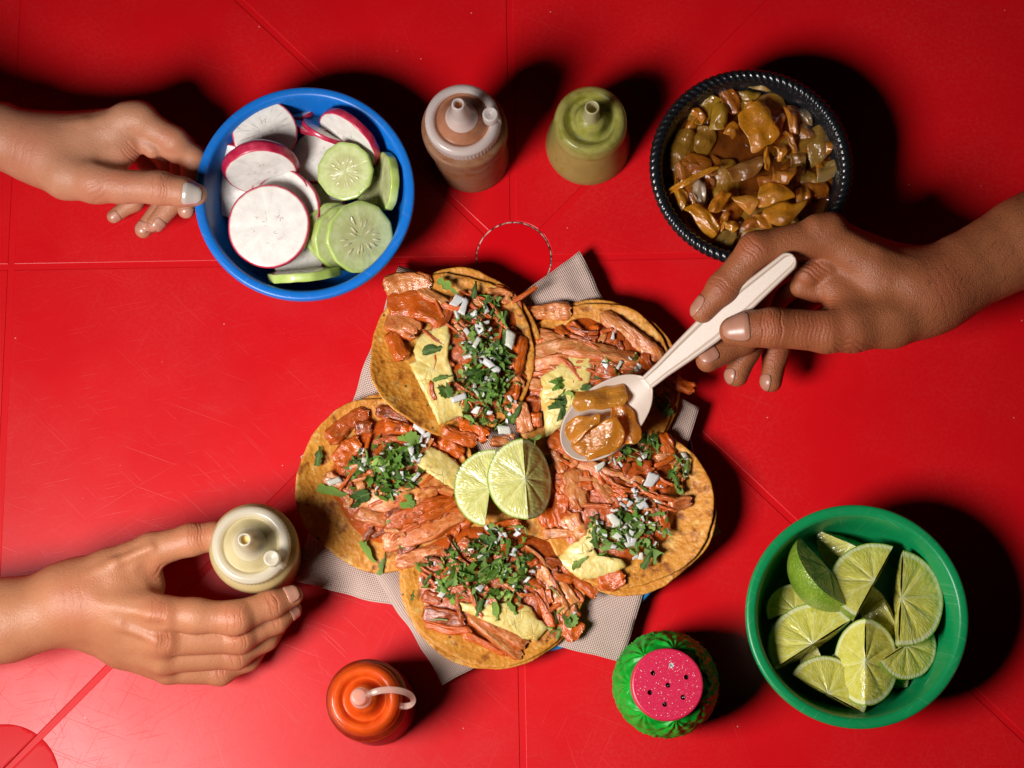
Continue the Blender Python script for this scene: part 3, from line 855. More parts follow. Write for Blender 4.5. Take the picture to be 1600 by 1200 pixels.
M['cuke_face'] = t.m
t = NT('cucumber_side')
t.p(col=t.mix(t.ramp(t.noise(t.obj(), 90, 3), (0.35, 0.0), (0.7, 1.0)), (0.38, 0.50, 0.10), (0.56, 0.64, 0.24)), rough=0.3, sss=0.3, sssr=(0.8, 1, 0.4), ssss=0.004, coat=0.3)
M['cuke_side'] = t.m
t = NT('cucumber_seed'); t.p(col=(0.60, 0.56, 0.30), rough=0.12, sss=0.4, sssr=(1, 1, .6), ssss=0.003, coat=0.5); M['seed'] = t.m

def slice_mesh(name, r, th, mats, seed, facets=0, oval=1.0, dome=0.0, cup=0.0):
    rnd = random.Random(seed)
    na, rings = 64, [0.02, 0.2, 0.4, 0.6, 0.8, 0.92, 0.985]
    def rad(a):
        k = 1 + 0.035 * noise.noise(Vector((math.cos(a) * 1.2, math.sin(a) * 1.2, seed)))
        if facets:
            s = 2 * math.pi / facets
            b = ((a + seed) % s) - s / 2
            k *= 0.90 * math.cos(s / 2) / math.cos(b) + 0.10
        return k
    V, UV, F, MI = [], [], [], []
    lev = [(q, th / 2) for q in rings] + [(1.0, th / 2 * 0.75), (1.0 + dome * 0.3, 0.0), (1.0 + dome * 0.2, -th / 2 * 0.75)] + [(q, -th / 2) for q in rings[::-1]]
    for li, (q, z) in enumerate(lev):
        for j in range(na):
            a = 2 * math.pi * j / na
            k = rad(a) * q * r
            x, y = k * math.cos(a), k * math.sin(a) * oval
            zz = z + cup * (q * q) * math.cos(2 * a + seed) + th * 0.10 * noise.noise(Vector((x / r * 3, y / r * 3, seed + li * 0.0)))
            if dome and li > len(rings) + 0: zz -= dome * r * math.sqrt(max(0, 1 - min(1, q) ** 2))
            V.append((x, y, zz)); UV.append((q * math.cos(a), q * math.sin(a)))
    n = len(lev)
    for i in range(n - 1):
        for j in range(na):
            k = (j + 1) % na
            F.append((i * na + j, (i + 1) * na + j, (i + 1) * na + k, i * na + k))
            side = len(rings) - 1 <= i < n - len(rings)
            if dome and i >= len(rings): side = True
            MI.append(1 if side else 0)
    F.append(tuple(range(na))); MI.append(0)
    F.append(tuple(range((n - 1) * na + na - 1, (n - 1) * na - 1, -1))); MI.append(1 if dome else 0)
    return make_mesh(name, V, F, mats, uv=UV, midx=MI)

def face_mat(az, tilt, spin):
    """Rotation whose z axis (the face normal) leans by tilt degrees towards azimuth az (degrees, image sense: 0 right, 90 up)."""
    az, tt = math.radians(az), math.radians(tilt)
    nrm = Vector((math.cos(az) * math.sin(tt), math.sin(az) * math.sin(tt), math.cos(tt)))
    q = nrm.to_track_quat('Z', 'Y').to_matrix()
    return q @ Matrix.Rotation(math.radians(spin), 3, 'Z')

def slice_at(kind, px, py, z, rpx, th, az, tilt, label, seed, spin=0, oval=1.0, face='radish_a', dome=0.0, cup=0.0):
    r = rpx * SZ(px, py, z) * CM
    if kind == 'radish':
        me = slice_mesh('radish_slice', r, th * CM, [M[face], M['radish_skin']], seed, 0, oval, dome, cup * CM)
    else:
        me = slice_mesh('cucumber_slice', r, th * CM, [M['cuke_face'], M['cuke_side']], seed, 11, oval, 0, cup * CM)
    m = face_mat(az, tilt, spin).to_4x4()
    me.transform(m)
    o = put(kind + '_slice', me, None, P(px, py, z))
    tag(o, label, kind, kind + ' slices in the blue bowl')
    if kind == 'cucumber' and tilt < 62:
        rnd = random.Random(seed)
        V, F = [], []
        for k in range(15):
            a = 2 * math.pi * k / 15 + rnd.random() * 0.25
            rr = r * rnd.uniform(0.24, 0.52)
            b0 = len(V)
            ca, sa = math.cos(a), math.sin(a)
            for u, wd in ((-1, 0), (-0.5, 0.8), (0.2, 1), (1, 0)):
                for s in (-1, 0, 1):
                    x, y = rr + u * r * 0.12, s * wd * r * 0.05
                    V.append(tuple(m.to_3x3() @ Vector((x * ca - y * sa, x * sa + y * ca, th * CM * 0.5 + (0.0006 if s == 0 else -0.0001)))))
            for i in range(3):
                for s in range(2): F.append((b0 + i * 3 + s, b0 + (i + 1) * 3 + s, b0 + (i + 1) * 3 + s + 1, b0 + i * 3 + s + 1))
        sd = put('seeds', make_mesh('seeds', V, F, M['seed']), o); sd['kind'] = 'stuff'
    return o

slice_at('radish', 467, 172, 3.0, 27, 0.35, 100, 40, 'small radish slice farthest back in the blue bowl', 31)
slice_at('radish', 487, 193, 3.3, 33, 0.35, 75, 45, 'radish slice standing just in front of the small back one', 32)
slice_at('radish', 507, 205, 3.5, 38, 0.3, 60, 62, 'thin radish slice edge-on with a long red rim', 33)
slice_at('radish', 547, 216, 4.3, 57, 0.5, 232, 74, 'tall radish slice leaning on the wall above the cucumber', 34)
slice_at('radish', 470, 262, 2.8, 42, 0.3, 190, 25, 'shaded radish slice between the thick end cut and the cucumber', 35)
slice_at('radish', 498, 245, 3.6, 46, 0.35, 150, 16, 'pinkish radish slice partly under the seedy cucumber round', 36)
slice_at('radish', 362, 302, 2.8, 40, 0.35, 230, 22, 'grey shaded radish slice under the thick end cut by the thumb', 37)
slice_at('radish', 360, 258, 3.2, 38, 1.0, 255, 35, 'red skinned radish end against the wall near the thumb', 38, dome=0.4)
slice_at('radish', 413, 207, 4.7, 51, 0.3, 300, 14, 'translucent radish slice with grey rays lying on top', 39, face='radish_b')
slice_at('radish', 407, 262, 4.9, 56, 0.75, 277, 70, 'thick radish end cut with a white oval face and red back', 40, oval=1.0, dome=0.25, spin=10)
slice_at('radish', 496, 312, 3.2, 43, 0.35, 240, 14, 'white radish slice peeking out behind the biggest slice', 41)
slice_at('radish', 440, 318, 3.9, 55, 0.4, 215, 24, 'radish slice whose rim shows just above the biggest slice', 42)
slice_at('radish', 446, 330, 4.1, 60, 0.45, 205, 18, 'red rimmed radish slice stacked right behind the biggest slice', 43)
slice_at('radish', 465, 400, 2.9, 42, 0.3, 270, 10, 'dull radish slice shaded beneath the biggest slice', 44)
slice_at('radish', 421, 354, 5.0, 65, 0.5, 240, 10, 'biggest radish slice with a bright white cracked face', 45)
slice_at('cucumber', 582, 300, 3.0, 26, 0.4, 180, 20, 'small dark cucumber slice in the shade beside the seedy round', 50)
slice_at('cucumber', 540, 268, 4.9, 46, 0.35, 215, 18, 'seedy cucumber round lying flat on the pink radish', 51)
slice_at('cucumber', 603, 284, 4.2, 46, 0.55, 186, 68, 'cucumber slice standing on edge against the lit wall', 52)
slice_at('cucumber', 476, 428, 3.8, 58, 0.55, 96, 71, 'cucumber slice standing on edge at the front wall', 53)
slice_at('cucumber', 517, 362, 3.7, 47, 0.65, -28, 38, 'hindmost of the three stacked cucumber slices', 54)
slice_at('cucumber', 535, 372, 4.1, 52, 0.6, -28, 38, 'middle one of the three stacked cucumber slices', 55)
slice_at('cucumber', 562, 371, 4.8, 57, 0.5, -28, 31, 'front cucumber slice of the stack, glossy with a bright highlight', 56)
slice_at('cucumber', 462, 370, 1.7, 46, 0.4, 90, 5, 'cucumber slice flat on the bottom of the blue bowl', 57)

# ------------------------------------------------------------------ stewed onion petals
def onion_mat(name):
    t = NT(name)
    oc = t.info('Color')
    uv = t.uv()
    s = t.n('ShaderNodeSeparateXYZ', Vector=uv)
    w = t.math('ADD', t.math('MULTIPLY', s.outputs[0], 9.0), t.math('MULTIPLY', t.noise(uv, 2.2, 2), 1.1))
    line = t.ramp(t.math('ABSOLUTE', t.math('SUBTRACT', t.math('FRACT', w), 0.5)), (0.0, 1.0), (0.09, 0.0))
    k = t.noise(t.obj(), 160, 4, 0.6)
    c = t.mix(t.ramp(k, (0.3, 0.0), (0.75, 0.7)), oc, t.mix(0.35, oc, (0.36, 0.10, 0.008)))
    c = t.mix(t.ramp(t.noise(uv, 1.9, 3, 0.6, 0.4), (0.36, 0.55), (0.60, 0.0)), c, t.mix(0.6, oc, (0.22, 0.05, 0.003)))
    c = t.mix(t.math('MULTIPLY', line, 0.42), c, (0.76, 0.48, 0.16))
    sp = t.ramp(t.vor(t.obj(), 240), (0.03, 1.0), (0.06, 0.0))
    c = t.mix(t.math('MULTIPLY', sp, 0.5), c, (0.08, 0.03, 0.01))
    t.p(col=c, rough=0.12, spec=0.55, sss=0.4, sssr=(1, 0.5, 0.12), ssss=0.005, coat=1.0, coatr=0.03, coati=1.75, normal=t.bump(t.math('ADD', t.math('MULTIPLY', line, 0.15), t.noise(t.obj(), 190, 4, 0.6)), 0.7, 0.0016), coatn=t.bump(t.noise(t.obj(), 150, 3, 0.5), 1.0, 0.0045))
    tr = t.n('ShaderNodeBsdfTransparent', Color=t.mix(0.75, (1, 1, 1, 1), t.mix(0.35, oc, (1.0, 0.5, 0.08))))
    fr = t.n('ShaderNodeLayerWeight', Blend=0.35)
    f = t.math('MULTIPLY_ADD', t.math('SUBTRACT', 1.0, fr.outputs['Facing']), 0.26, t.math('MULTIPLY', t.noise(uv, 1.8, 2), 0.36))
    mx = t.n('ShaderNodeMixShader', i0=f, i1=t.b.outputs[0], i2=tr.outputs[0])
    t.t.links.new(mx.outputs[0], t.out.inputs[0])
    return t.m
M['onion_cooked'] = onion_mat('stewed_onion')

def petal(quad, z, bulge, label, col, seed, group, th=0.07, twist=0.0, name='stewed_onion'):
    """Curved onion layer between four photographed corners; z may be four heights (cm)."""
    zs = z if isinstance(z, (tuple, list)) else (z,) * 4
    c = [P(q[0], q[1], zz) for q, zz in zip(quad, zs)]
    n, m = 14, 14
    V, UV = [], []
    if name == 'stewed_onion' and group != 'small onion scraps in the broth':
        g = sum(c) / 4; c = [g + (q - g) * 1.12 for q in c]
    bulge *= 0.75
    for i in range(n):
        u = i / (n - 1)
        for j in range(m):
            v = j / (m - 1)
            a_, b_ = 2 * u - 1, 2 * v - 1                     # rounded outline
            a_, b_ = a_ * (1 - 0.13 * b_ * b_), b_ * (1 - 0.13 * a_ * a_)
            uu, vv = (a_ + 1) / 2, (b_ + 1) / 2
            p = (c[0] * (1 - uu) + c[1] * uu) * (1 - vv) + (c[3] * (1 - uu) + c[2] * uu) * vv
            e = 0.0030 * noise.noise(Vector((p[0] * 110, p[1] * 110, seed)))
            b = bulge * CM * (1 - (2 * v - 1) ** 2) + 0.25 * bulge * CM * (1 - (2 * u - 1) ** 2) + 0.0022 * noise.noise(Vector((u * 2.4, v * 2.4, seed * 3)))
            q = p.copy(); q[2] += b + 0.6 * e
            q[0] += e * (abs(2 * u - 1) ** 2); q[1] += e * (abs(2 * v - 1) ** 2)
            V.append(q); UV.append((v, u))
    o = solo(name, V, grid_faces(n, m), M['onion_cooked'], label, 'onion', group, uv=UV)
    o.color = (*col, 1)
    s = o.modifiers.new('thick', 'SOLIDIFY'); s.thickness = th * CM; s.offset = 0
    s = o.modifiers.new('sub', 'SUBSURF'); s.levels = 1; s.render_levels = 1
    return o

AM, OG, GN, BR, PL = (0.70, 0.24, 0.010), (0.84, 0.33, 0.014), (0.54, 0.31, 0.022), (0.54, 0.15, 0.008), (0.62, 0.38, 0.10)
G = 'stewed onion pieces in the black bowl'
LO = [
 ([(1072,186),(1103,149),(1123,164),(1092,201)], (3.7,3.8,3.9,3.8), 0.35, 'greenish stewed onion petal half sunk beside open broth', GN),
 ([(1118,155),(1140,135),(1157,172),(1143,181)], 4.0, 0.3, 'brown onion petal just behind the large square piece', BR),
 ([(1149,138),(1191,146),(1163,170),(1152,158)], 3.9, 0.3, 'olive onion petal near the far rim behind the square piece', GN),
 ([(1163,134),(1186,127),(1211,134),(1194,145)], 4.2, 0.35, 'pale oval onion petal closest to the far rope rim', PL),
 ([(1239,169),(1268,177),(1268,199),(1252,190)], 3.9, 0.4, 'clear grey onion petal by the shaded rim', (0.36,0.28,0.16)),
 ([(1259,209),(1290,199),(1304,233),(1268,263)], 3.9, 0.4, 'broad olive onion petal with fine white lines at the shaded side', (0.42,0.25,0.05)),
 ([(1276,260),(1307,248),(1311,272),(1276,286)], 3.9, 0.35, 'striped olive onion petal touching the broad one', (0.40,0.27,0.08)),
 ([(1250,290),(1290,282),(1296,306),(1255,316)], 3.8, 0.3, 'dim onion petal next to the knuckles of the spoon hand', BR),
 ([(1058,249),(1083,249),(1098,266),(1061,278)], 3.9, 0.35, 'brown onion petal under the far end of the long strip', BR),
 ([(1052,274),(1075,308),(1066,331),(1055,314)], 4.3, 0.35, 'amber onion petal folded under the long strip', OG),
 ([(1078,290),(1098,284),(1104,316),(1088,322)], 4.1, 0.4, 'pale grey onion piece in the crook of the long strip', (0.55,0.44,0.32)),
 ([(1066,325),(1098,318),(1124,356),(1112,377)], (4.5,4.7,4.6,4.3), 0.55, 'large smooth amber onion petal near the front rim', OG),
 ([(1103,331),(1126,297),(1141,308),(1124,334)], 4.7, 0.35, 'triangular amber onion petal beside the large smooth one', AM),
 ([(1143,308),(1186,296),(1177,334),(1146,322)], 4.9, 0.5, 'glossy amber onion flap in the middle of the heap', OG),
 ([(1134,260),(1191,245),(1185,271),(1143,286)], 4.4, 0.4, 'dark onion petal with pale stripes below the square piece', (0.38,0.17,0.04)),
 ([(1204,262),(1243,262),(1232,295),(1207,288)], 4.8, 0.5, 'upright amber onion petal behind the folded heap', AM),
 ([(1188,291),(1217,287),(1245,308),(1183,325)], 5.0, 0.45, 'broad amber onion piece crowning the heap', OG),
 ([(1191,328),(1263,313),(1231,353),(1204,346)], 4.9, 0.4, 'pointed amber onion petal reaching towards the spoon hand', OG),
 ([(1120,345),(1136,330),(1134,352),(1127,362)], 4.5, 0.25, 'small amber onion scrap by the large smooth petal', AM),
 ([(1134,340),(1154,353),(1146,364),(1130,356)], 4.5, 0.3, 'wet onion scrap with bright glints near the front rim', OG),
 ([(1155,350),(1182,336),(1190,352),(1165,362)], 4.3, 0.35, 'brown onion scrap half hidden in front of the heap', BR),
 ([(1110,372),(1150,358),(1142,392),(1124,388)], 4.0, 0.3, 'olive onion petal sunk at the front rim', (0.34,0.22,0.05)),
 ([(1178,332),(1196,330),(1210,352),(1186,356)], 4.5, 0.3, 'curled onion scrap under the pointed petal', AM),
 ([(1222,165),(1238,174),(1251,205),(1234,214)], 4.3, 0.55, 'curled glistening onion piece behind the square piece', AM),
 ([(1208,190),(1224,176),(1226,200),(1214,212)], 4.0, 0.35, 'small brown onion piece at the corner of the square piece', AM),
 ([(1221,207),(1230,204),(1247,232),(1240,238)], 4.4, 0.4, 'narrow rolled onion sliver with wet highlights', AM),
 ([(1211,226),(1225,228),(1222,251),(1213,250)], 4.6, 0.35, 'short amber onion stub below the square piece', OG),
 ([(1196,231),(1202,231),(1201,268),(1191,266)], 4.7, 0.2, 'thin upright onion sliver in the middle of the bowl', OG),
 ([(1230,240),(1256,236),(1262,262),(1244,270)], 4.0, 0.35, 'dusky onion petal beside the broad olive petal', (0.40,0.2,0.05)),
 ([(1240,300),(1262,292),(1270,316),(1250,326)], 4.2, 0.3, 'onion scrap touching the forefinger of the spoon hand', AM),
 ([(1150,181),(1191,153),(1217,215),(1177,237)], (4.8,4.9,4.9,4.8), 0.35, 'large square amber onion piece with wet highlights and pale lines', OG),
 ([(1040,308),(1047,293),(1123,256),(1117,266)], (4.5,4.7,5.0,4.8), 0.25, 'long amber onion strip laid across the near side of the heap', OG),
 ([(1130,208),(1142,194),(1156,200),(1146,217)], 4.2, 0.5, 'small shiny onion dome beside the square piece', AM),
]
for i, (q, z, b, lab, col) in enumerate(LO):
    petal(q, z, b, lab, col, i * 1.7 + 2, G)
rr = random.Random(11)
for i in range(12):
    a = rr.uniform(0, 6.28); r = 5.1 * math.sqrt(rr.uniform(0.15, 1.0))
    x0, y0 = 1172 + r * 24.5 * math.cos(a), 262 + r * 24.5 * math.sin(a)
    if 1095 < x0 < 1150 and 185 < y0 < 265: continue
    b = rr.uniform(0, 6.28); L, W = rr.uniform(10, 22), rr.uniform(6, 13)
    ca, sa = math.cos(b), math.sin(b)
    q = [(x0 + u * L * ca - v * W * sa, y0 + u * L * sa + v * W * ca) for u, v in ((-1, -1), (1, -1), (1, 1), (-1, 1))]
    petal(q, 3.7 + rr.uniform(0, 0.45), rr.uniform(0.25, 0.5), 'small stewed onion scrap among bigger petals in dark broth', rr.choice((AM, BR, GN, AM)), i * 2.3 + 60, 'small onion scraps in the broth')
for i in range(34):                                      # the lower layer, half sunk
    a = rr.uniform(0, 6.28); r = 5.0 * math.sqrt(rr.uniform(0.1, 1.0))
    x0, y0 = 1172 + r * 24.5 * math.cos(a), 262 + r * 24.5 * math.sin(a)
    if 1100 < x0 < 1145 and 195 < y0 < 255: continue
    b = rr.uniform(0, 6.28); L, W = rr.uniform(20, 34), rr.uniform(12, 20)
    ca, sa = math.cos(b), math.sin(b)
    q = [(x0 + u * L * ca - v * W * sa, y0 + u * L * sa + v * W * ca) for u, v in ((-1, -1), (1, -1), (1, 1), (-1, 1))]
    d_ = math.hypot(x0 - 1172, y0 - 262)
    if d_ > 112: continue
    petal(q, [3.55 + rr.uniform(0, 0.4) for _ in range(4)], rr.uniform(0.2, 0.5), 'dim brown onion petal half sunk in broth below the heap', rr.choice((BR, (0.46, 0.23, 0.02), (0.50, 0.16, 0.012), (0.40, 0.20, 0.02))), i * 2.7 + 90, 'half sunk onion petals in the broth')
G = 'stewed onion pieces on the spoon'
for i, (q, z, b, lab, col) in enumerate([
 ([(950,637),(983,634),(1004,684),(975,696)], (5.0,5.0,5.4,5.2), 0.2, 'glossy onion petal at the back of the spoonful', (0.70,0.24,0.015)),
 ([(898,613),(973,601),(978,632),(902,644)], (5.3,5.1,5.5,5.8), 0.22, 'rectangular smooth onion piece lying across the spoon', (0.80,0.36,0.04)),
 ([(882,662),(936,645),(942,655),(896,697)], (5.0,5.4,5.9,5.2), 0.25, 'pointed onion petal hanging over the tip of the spoon', (0.78,0.31,0.02)),
 ([(922,672),(962,649),(974,695),(918,720)], (5.7,6.1,5.5,5.0), 0.25, 'onion petal on the lip of the spoonful, nearest the tip', (0.78,0.30,0.02)),
 ([(893,690),(930,668),(938,716),(905,714)], (4.9,5.2,5.0,4.8), 0.2, 'onion piece drooping below the spoon edge', (0.72,0.28,0.02))]):
    petal(q, z, b, lab, col, i * 3.1 + 200, G, 0.12)
# ------------------------------------------------------------------ plate and napkins
t = NT('blue_melamine'); t.p(col=(0.02, 0.22, 0.55), rough=0.25, coat=0.3); M['plate'] = t.m
pc = P(806, 740, 1.2); pc[2] = 0
PLATE = thing('plate', 'blue plate showing only its rim under the napkins', 'plate', pc)
V, F, UV = lathe([(0.001, 0.3), (6.8, 0.3), (7.2, 0.0), (8.0, 0.0), (8.4, 0.35), (10.7, 1.0), (11.25, 1.15), (11.35, 1.25), (11.2, 1.32), (10.5, 1.2), (8.3, 0.6), (7.4, 0.5), (0.001, 0.5)], 128, pc)
part('plate_body', V, F, M['plate'], PLATE, uv=UV)
t = NT('napkin_paper')
v = t.uv((1, 1, 1), (0, 0, 0.0))
dots = t.vor(v, 178, 'F1', 0.0)
fib = t.noise(t.obj(), 900, 3, 0.7)
h = t.ramp(dots, (0.1, 1.0), (0.5, 0.0))
c = t.mix(t.ramp(t.noise(t.obj(), 30, 4), (0.35, 0.0), (0.7, 1.0)), (0.62, 0.44, 0.375), (0.68, 0.50, 0.43))
t.p(col=c, rough=0.85, spec=0.15, normal=t.bump(t.math('ADD', h, t.math('MULTIPLY', fib, 0.25)), 0.75, 0.0011))
M['napkin'] = t.m
def napkin(corners, z, label, seed, lift):
    n = 60
    c = [P(x, y, 1.2) for x, y in corners]
    V, UV = [], []
    for i in range(n):
        u = i / (n - 1)
        for j in range(n):
            v = j / (n - 1)
            p = (c[0] * (1 - u) + c[1] * u) * (1 - v) + (c[3] * (1 - u) + c[2] * u) * v
            r = math.hypot(p[0] - pc[0], p[1] - pc[1]) / CM
            zz = z + 0.85 * (min(1, max(0, (r - 7.5) / 4)) if r < 12 else 1) - lift * max(0, r - 12.0) * 0.22
            e = min(1, max(0, (r - 8) / 5))
            zz += e * 0.50 * noise.noise(Vector((p[0] * 30, p[1] * 30, seed))) + e * 0.22 * noise.noise(Vector((p[0] * 80, p[1] * 80, seed)))
            if 9.6 < r < 11.8: zz = max(zz, 1.48 - 0.5 * max(0, 10.2 - r) + (0.05 if seed == 8 else 0))
            ed = min(u, 1 - u, v, 1 - v)
            if ed < 0.02:
                k = 0.0012 * noise.noise(Vector((p[0] * 60, p[1] * 60, seed + 4)))
                p[0] += k; p[1] += k
            p[2] = max(0.05, zz) * CM
            V.append(p); UV.append((u, v))
    o = solo('napkin', V, grid_faces(n, n), M['napkin'], label, 'napkin', 'paper napkins under the tacos', uv=UV)
    s = o.modifiers.new('thick', 'SOLIDIFY'); s.thickness = 0.0004; s.offset = 1
    return o
napkin([(624, 412), (1092, 638), (972, 1034), (457, 908)], 0.62, 'lower embossed paper napkin whose corners point at the held bottle and the shaker', 3, 0.5)
napkin([(905, 393), (1128, 832), (693, 1069), (470, 715)], 0.72, 'upper embossed paper napkin with one tip towards the green salsa bottle', 8, 0.35)

# ------------------------------------------------------------------ taco materials
t = NT('corn_tortilla')
v = t.obj()
k1, k2 = t.noise(v, 90, 6, 0.7, 0.3), t.noise(v, 260, 4, 0.65)
c = t.mix(t.ramp(k1, (0.30, 0.0), (0.68, 1.0)), (0.50, 0.165, 0.012), (0.68, 0.30, 0.042))
c = t.mix(t.ramp(t.noise(t.obj(loc=(.3, .2, .1)), 120, 5, 0.7), (0.54, 0.0), (0.68, 0.9)), c, (0.70, 0.42, 0.12))
c = t.mix(t.ramp(t.noise(t.obj(loc=(.1, .5, 0)), 95, 3, 0.6), (0.55, 0.0), (0.66, 0.95)), c, (0.27, 0.07, 0.008))
c = t.mix(t.ramp(t.vor(t.obj(), 105), (0.05, 1.0), (0.13, 0.0)), c, (0.12, 0.04, 0.01))
h = t.math('ADD', t.math('MULTIPLY', k1, 0.5), t.math('ADD', t.math('MULTIPLY', k2, 0.6), t.math('MULTIPLY', t.vor(v, 320), 0.4)))
t.p(col=c, rough=t.math('MULTIPLY_ADD', k2, 0.35, 0.30), spec=0.4, normal=t.bump(h, 0.8, 0.0015), sss=0.12, sssr=(1, .6, .25), ssss=0.002)
M['tortilla'] = t.m

t = NT('roast_meat')
oc = t.info('Color'); rnd = t.info()
uv = t.n('ShaderNodeTexCoord').outputs['UV']
off = comb(t, t.math('MULTIPLY', rnd, 13.0), t.math('MULTIPLY', rnd, 7.0), rnd)
uvo = t.n('ShaderNodeVectorMath', _operation='ADD', i0=uv, i1=off).outputs[0]
fib = t.noise(t.n('ShaderNodeMapping', Vector=uvo, Scale=(2.4, 9, 1)).outputs[0], 1.0, 5, 0.62, 1.3)
fine = t.noise(t.n('ShaderNodeMapping', Vector=uvo, Scale=(5, 42, 1)).outputs[0], 1.0, 3, 0.6, 0.3)
blot = t.noise(t.obj(), 170, 4, 0.65)
s = t.n('ShaderNodeSeparateXYZ', Vector=uv)
edge = t.math('ABSOLUTE', t.math('SUBTRACT', t.math('FRACT', t.math('MULTIPLY', s.outputs[1], 2.0)), 0.5))
c = t.mix(t.ramp(fib, (0.36, 0.0), (0.60, 1.0)), t.mix(0.8, oc, (0.46, 0.070, 0.005)), oc)
c = t.mix(t.ramp(fib, (0.28, 0.9), (0.38, 0.0)), c, (0.16, 0.024, 0.003))
c = t.mix(t.ramp(fine, (0.57, 0.0), (0.70, 0.5)), c, (0.72, 0.40, 0.20))
c = t.mix(t.ramp(blot, (0.56, 0.0), (0.72, 0.8)), c, (0.50, 0.105, 0.012))
c = t.mix(t.ramp(t.noise(t.obj(loc=(.7, .1, .4)), 130, 5, 0.7), (0.61, 0.0), (0.73, 0.85)), c, (0.09, 0.018, 0.006))
c = t.mix(t.ramp(edge, (0.24, 0.0), (0.42, 0.85)), c, (0.50, 0.085, 0.007))
h = t.math('ADD', t.math('MULTIPLY', fib, 1.3), t.math('ADD', t.math('MULTIPLY', fine, 0.5), t.math('MULTIPLY', blot, 0.6)))
t.p(col=c, rough=t.ramp(blot, (0.35, 0.40), (0.65, 0.14)), spec=0.55, sss=0.32, sssr=(1, 0.35, 0.2), ssss=0.003, coat=0.45, coatr=0.05, coati=1.55, normal=t.bump(h, 0.55, 0.0014), coatn=t.bump(t.noise(t.obj(), 380, 4, 0.6), 0.6, 0.0014))
M['meat'] = t.m

t = NT('pineapple')
v = t.obj()
k = t.noise(v, 140, 5, 0.65)
c = t.mix(t.ramp(k, (0.32, 0.0), (0.68, 1.0)), (0.66, 0.47, 0.11), (0.76, 0.64, 0.28))
c = t.mix(t.ramp(t.noise(t.obj(loc=(.2, .9, .4)), 75, 3), (0.55, 0.0), (0.72, 0.7)), c, (0.62, 0.33, 0.04))
cr = t.ramp(t.vor(v, 130, 'DISTANCE_TO_EDGE'), (0.0, 1.0), (0.035, 0.0))
cr = t.math('MULTIPLY', cr, t.ramp(t.noise(v, 60, 2), (0.5, 0.0), (0.6, 1.0)))
c = t.mix(t.math('MULTIPLY', cr, 0.4), c, (0.42, 0.24, 0.04))
h = t.math('ADD', k, t.math('ADD', t.math('MULTIPLY', t.vor(v, 300), 0.3), t.math('MULTIPLY', cr, -0.3)))
t.p(col=c, rough=0.34, sss=0.35, sssr=(1, 0.8, 0.3), ssss=0.004, coat=0.2, coatr=0.1, normal=t.bump(h, 0.7, 0.0014))
M['pine'] = t.m

t = NT('cilantro')
oc = t.info('Color')
uv = t.n('ShaderNodeTexCoord').outputs['UV']
vein = t.ramp(t.math('ABSOLUTE', t.math('SUBTRACT', t.n('ShaderNodeSeparateXYZ', Vector=uv).outputs[1], 0.5)), (0.02, 0.5), (0.07, 0.0))
k = t.noise(t.obj(), 300, 4, 0.6)
c = t.mix(t.ramp(k, (0.3, 0.0), (0.7, 1.0)), t.mix(0.25, oc, (0.02, 0.05, 0.006)), oc)
c = t.mix(vein, c, (0.22, 0.30, 0.08))
t.p(col=c, rough=0.36, spec=0.45, normal=t.bump(t.math('ADD', k, vein), 0.5, 0.0008))
tl = t.n('ShaderNodeBsdfTranslucent', Color=t.mix(0.5, oc, (0.2, 0.3, 0.02)))
mx = t.n('ShaderNodeMixShader', i0=0.22, i1=t.b.outputs[0], i2=tl.outputs[0])
t.t.links.new(mx.outputs[0], t.out.inputs[0])
M['cilantro'] = t.m

t = NT('raw_onion')
oc = t.info('Color')
k = t.noise(t.obj(), 220, 4, 0.6)
t.p(col=t.mix(t.ramp(k, (0.3, 0.0), (0.7, 1.0)), t.mix(0.5, oc, (0.68, 0.65, 0.60)), oc), rough=0.22, spec=0.5, sss=0.3, sssr=(1, 0.95, 0.9), ssss=0.003, coat=0.4, coatr=0.08, normal=t.bump(t.math('ADD', k, t.noise(t.n('ShaderNodeMapping', Vector=t.obj(), Scale=(1.5, 9, 1)).outputs[0], 1.0, 2)), 0.6, 0.0011))
M['raw_onion'] = t.m

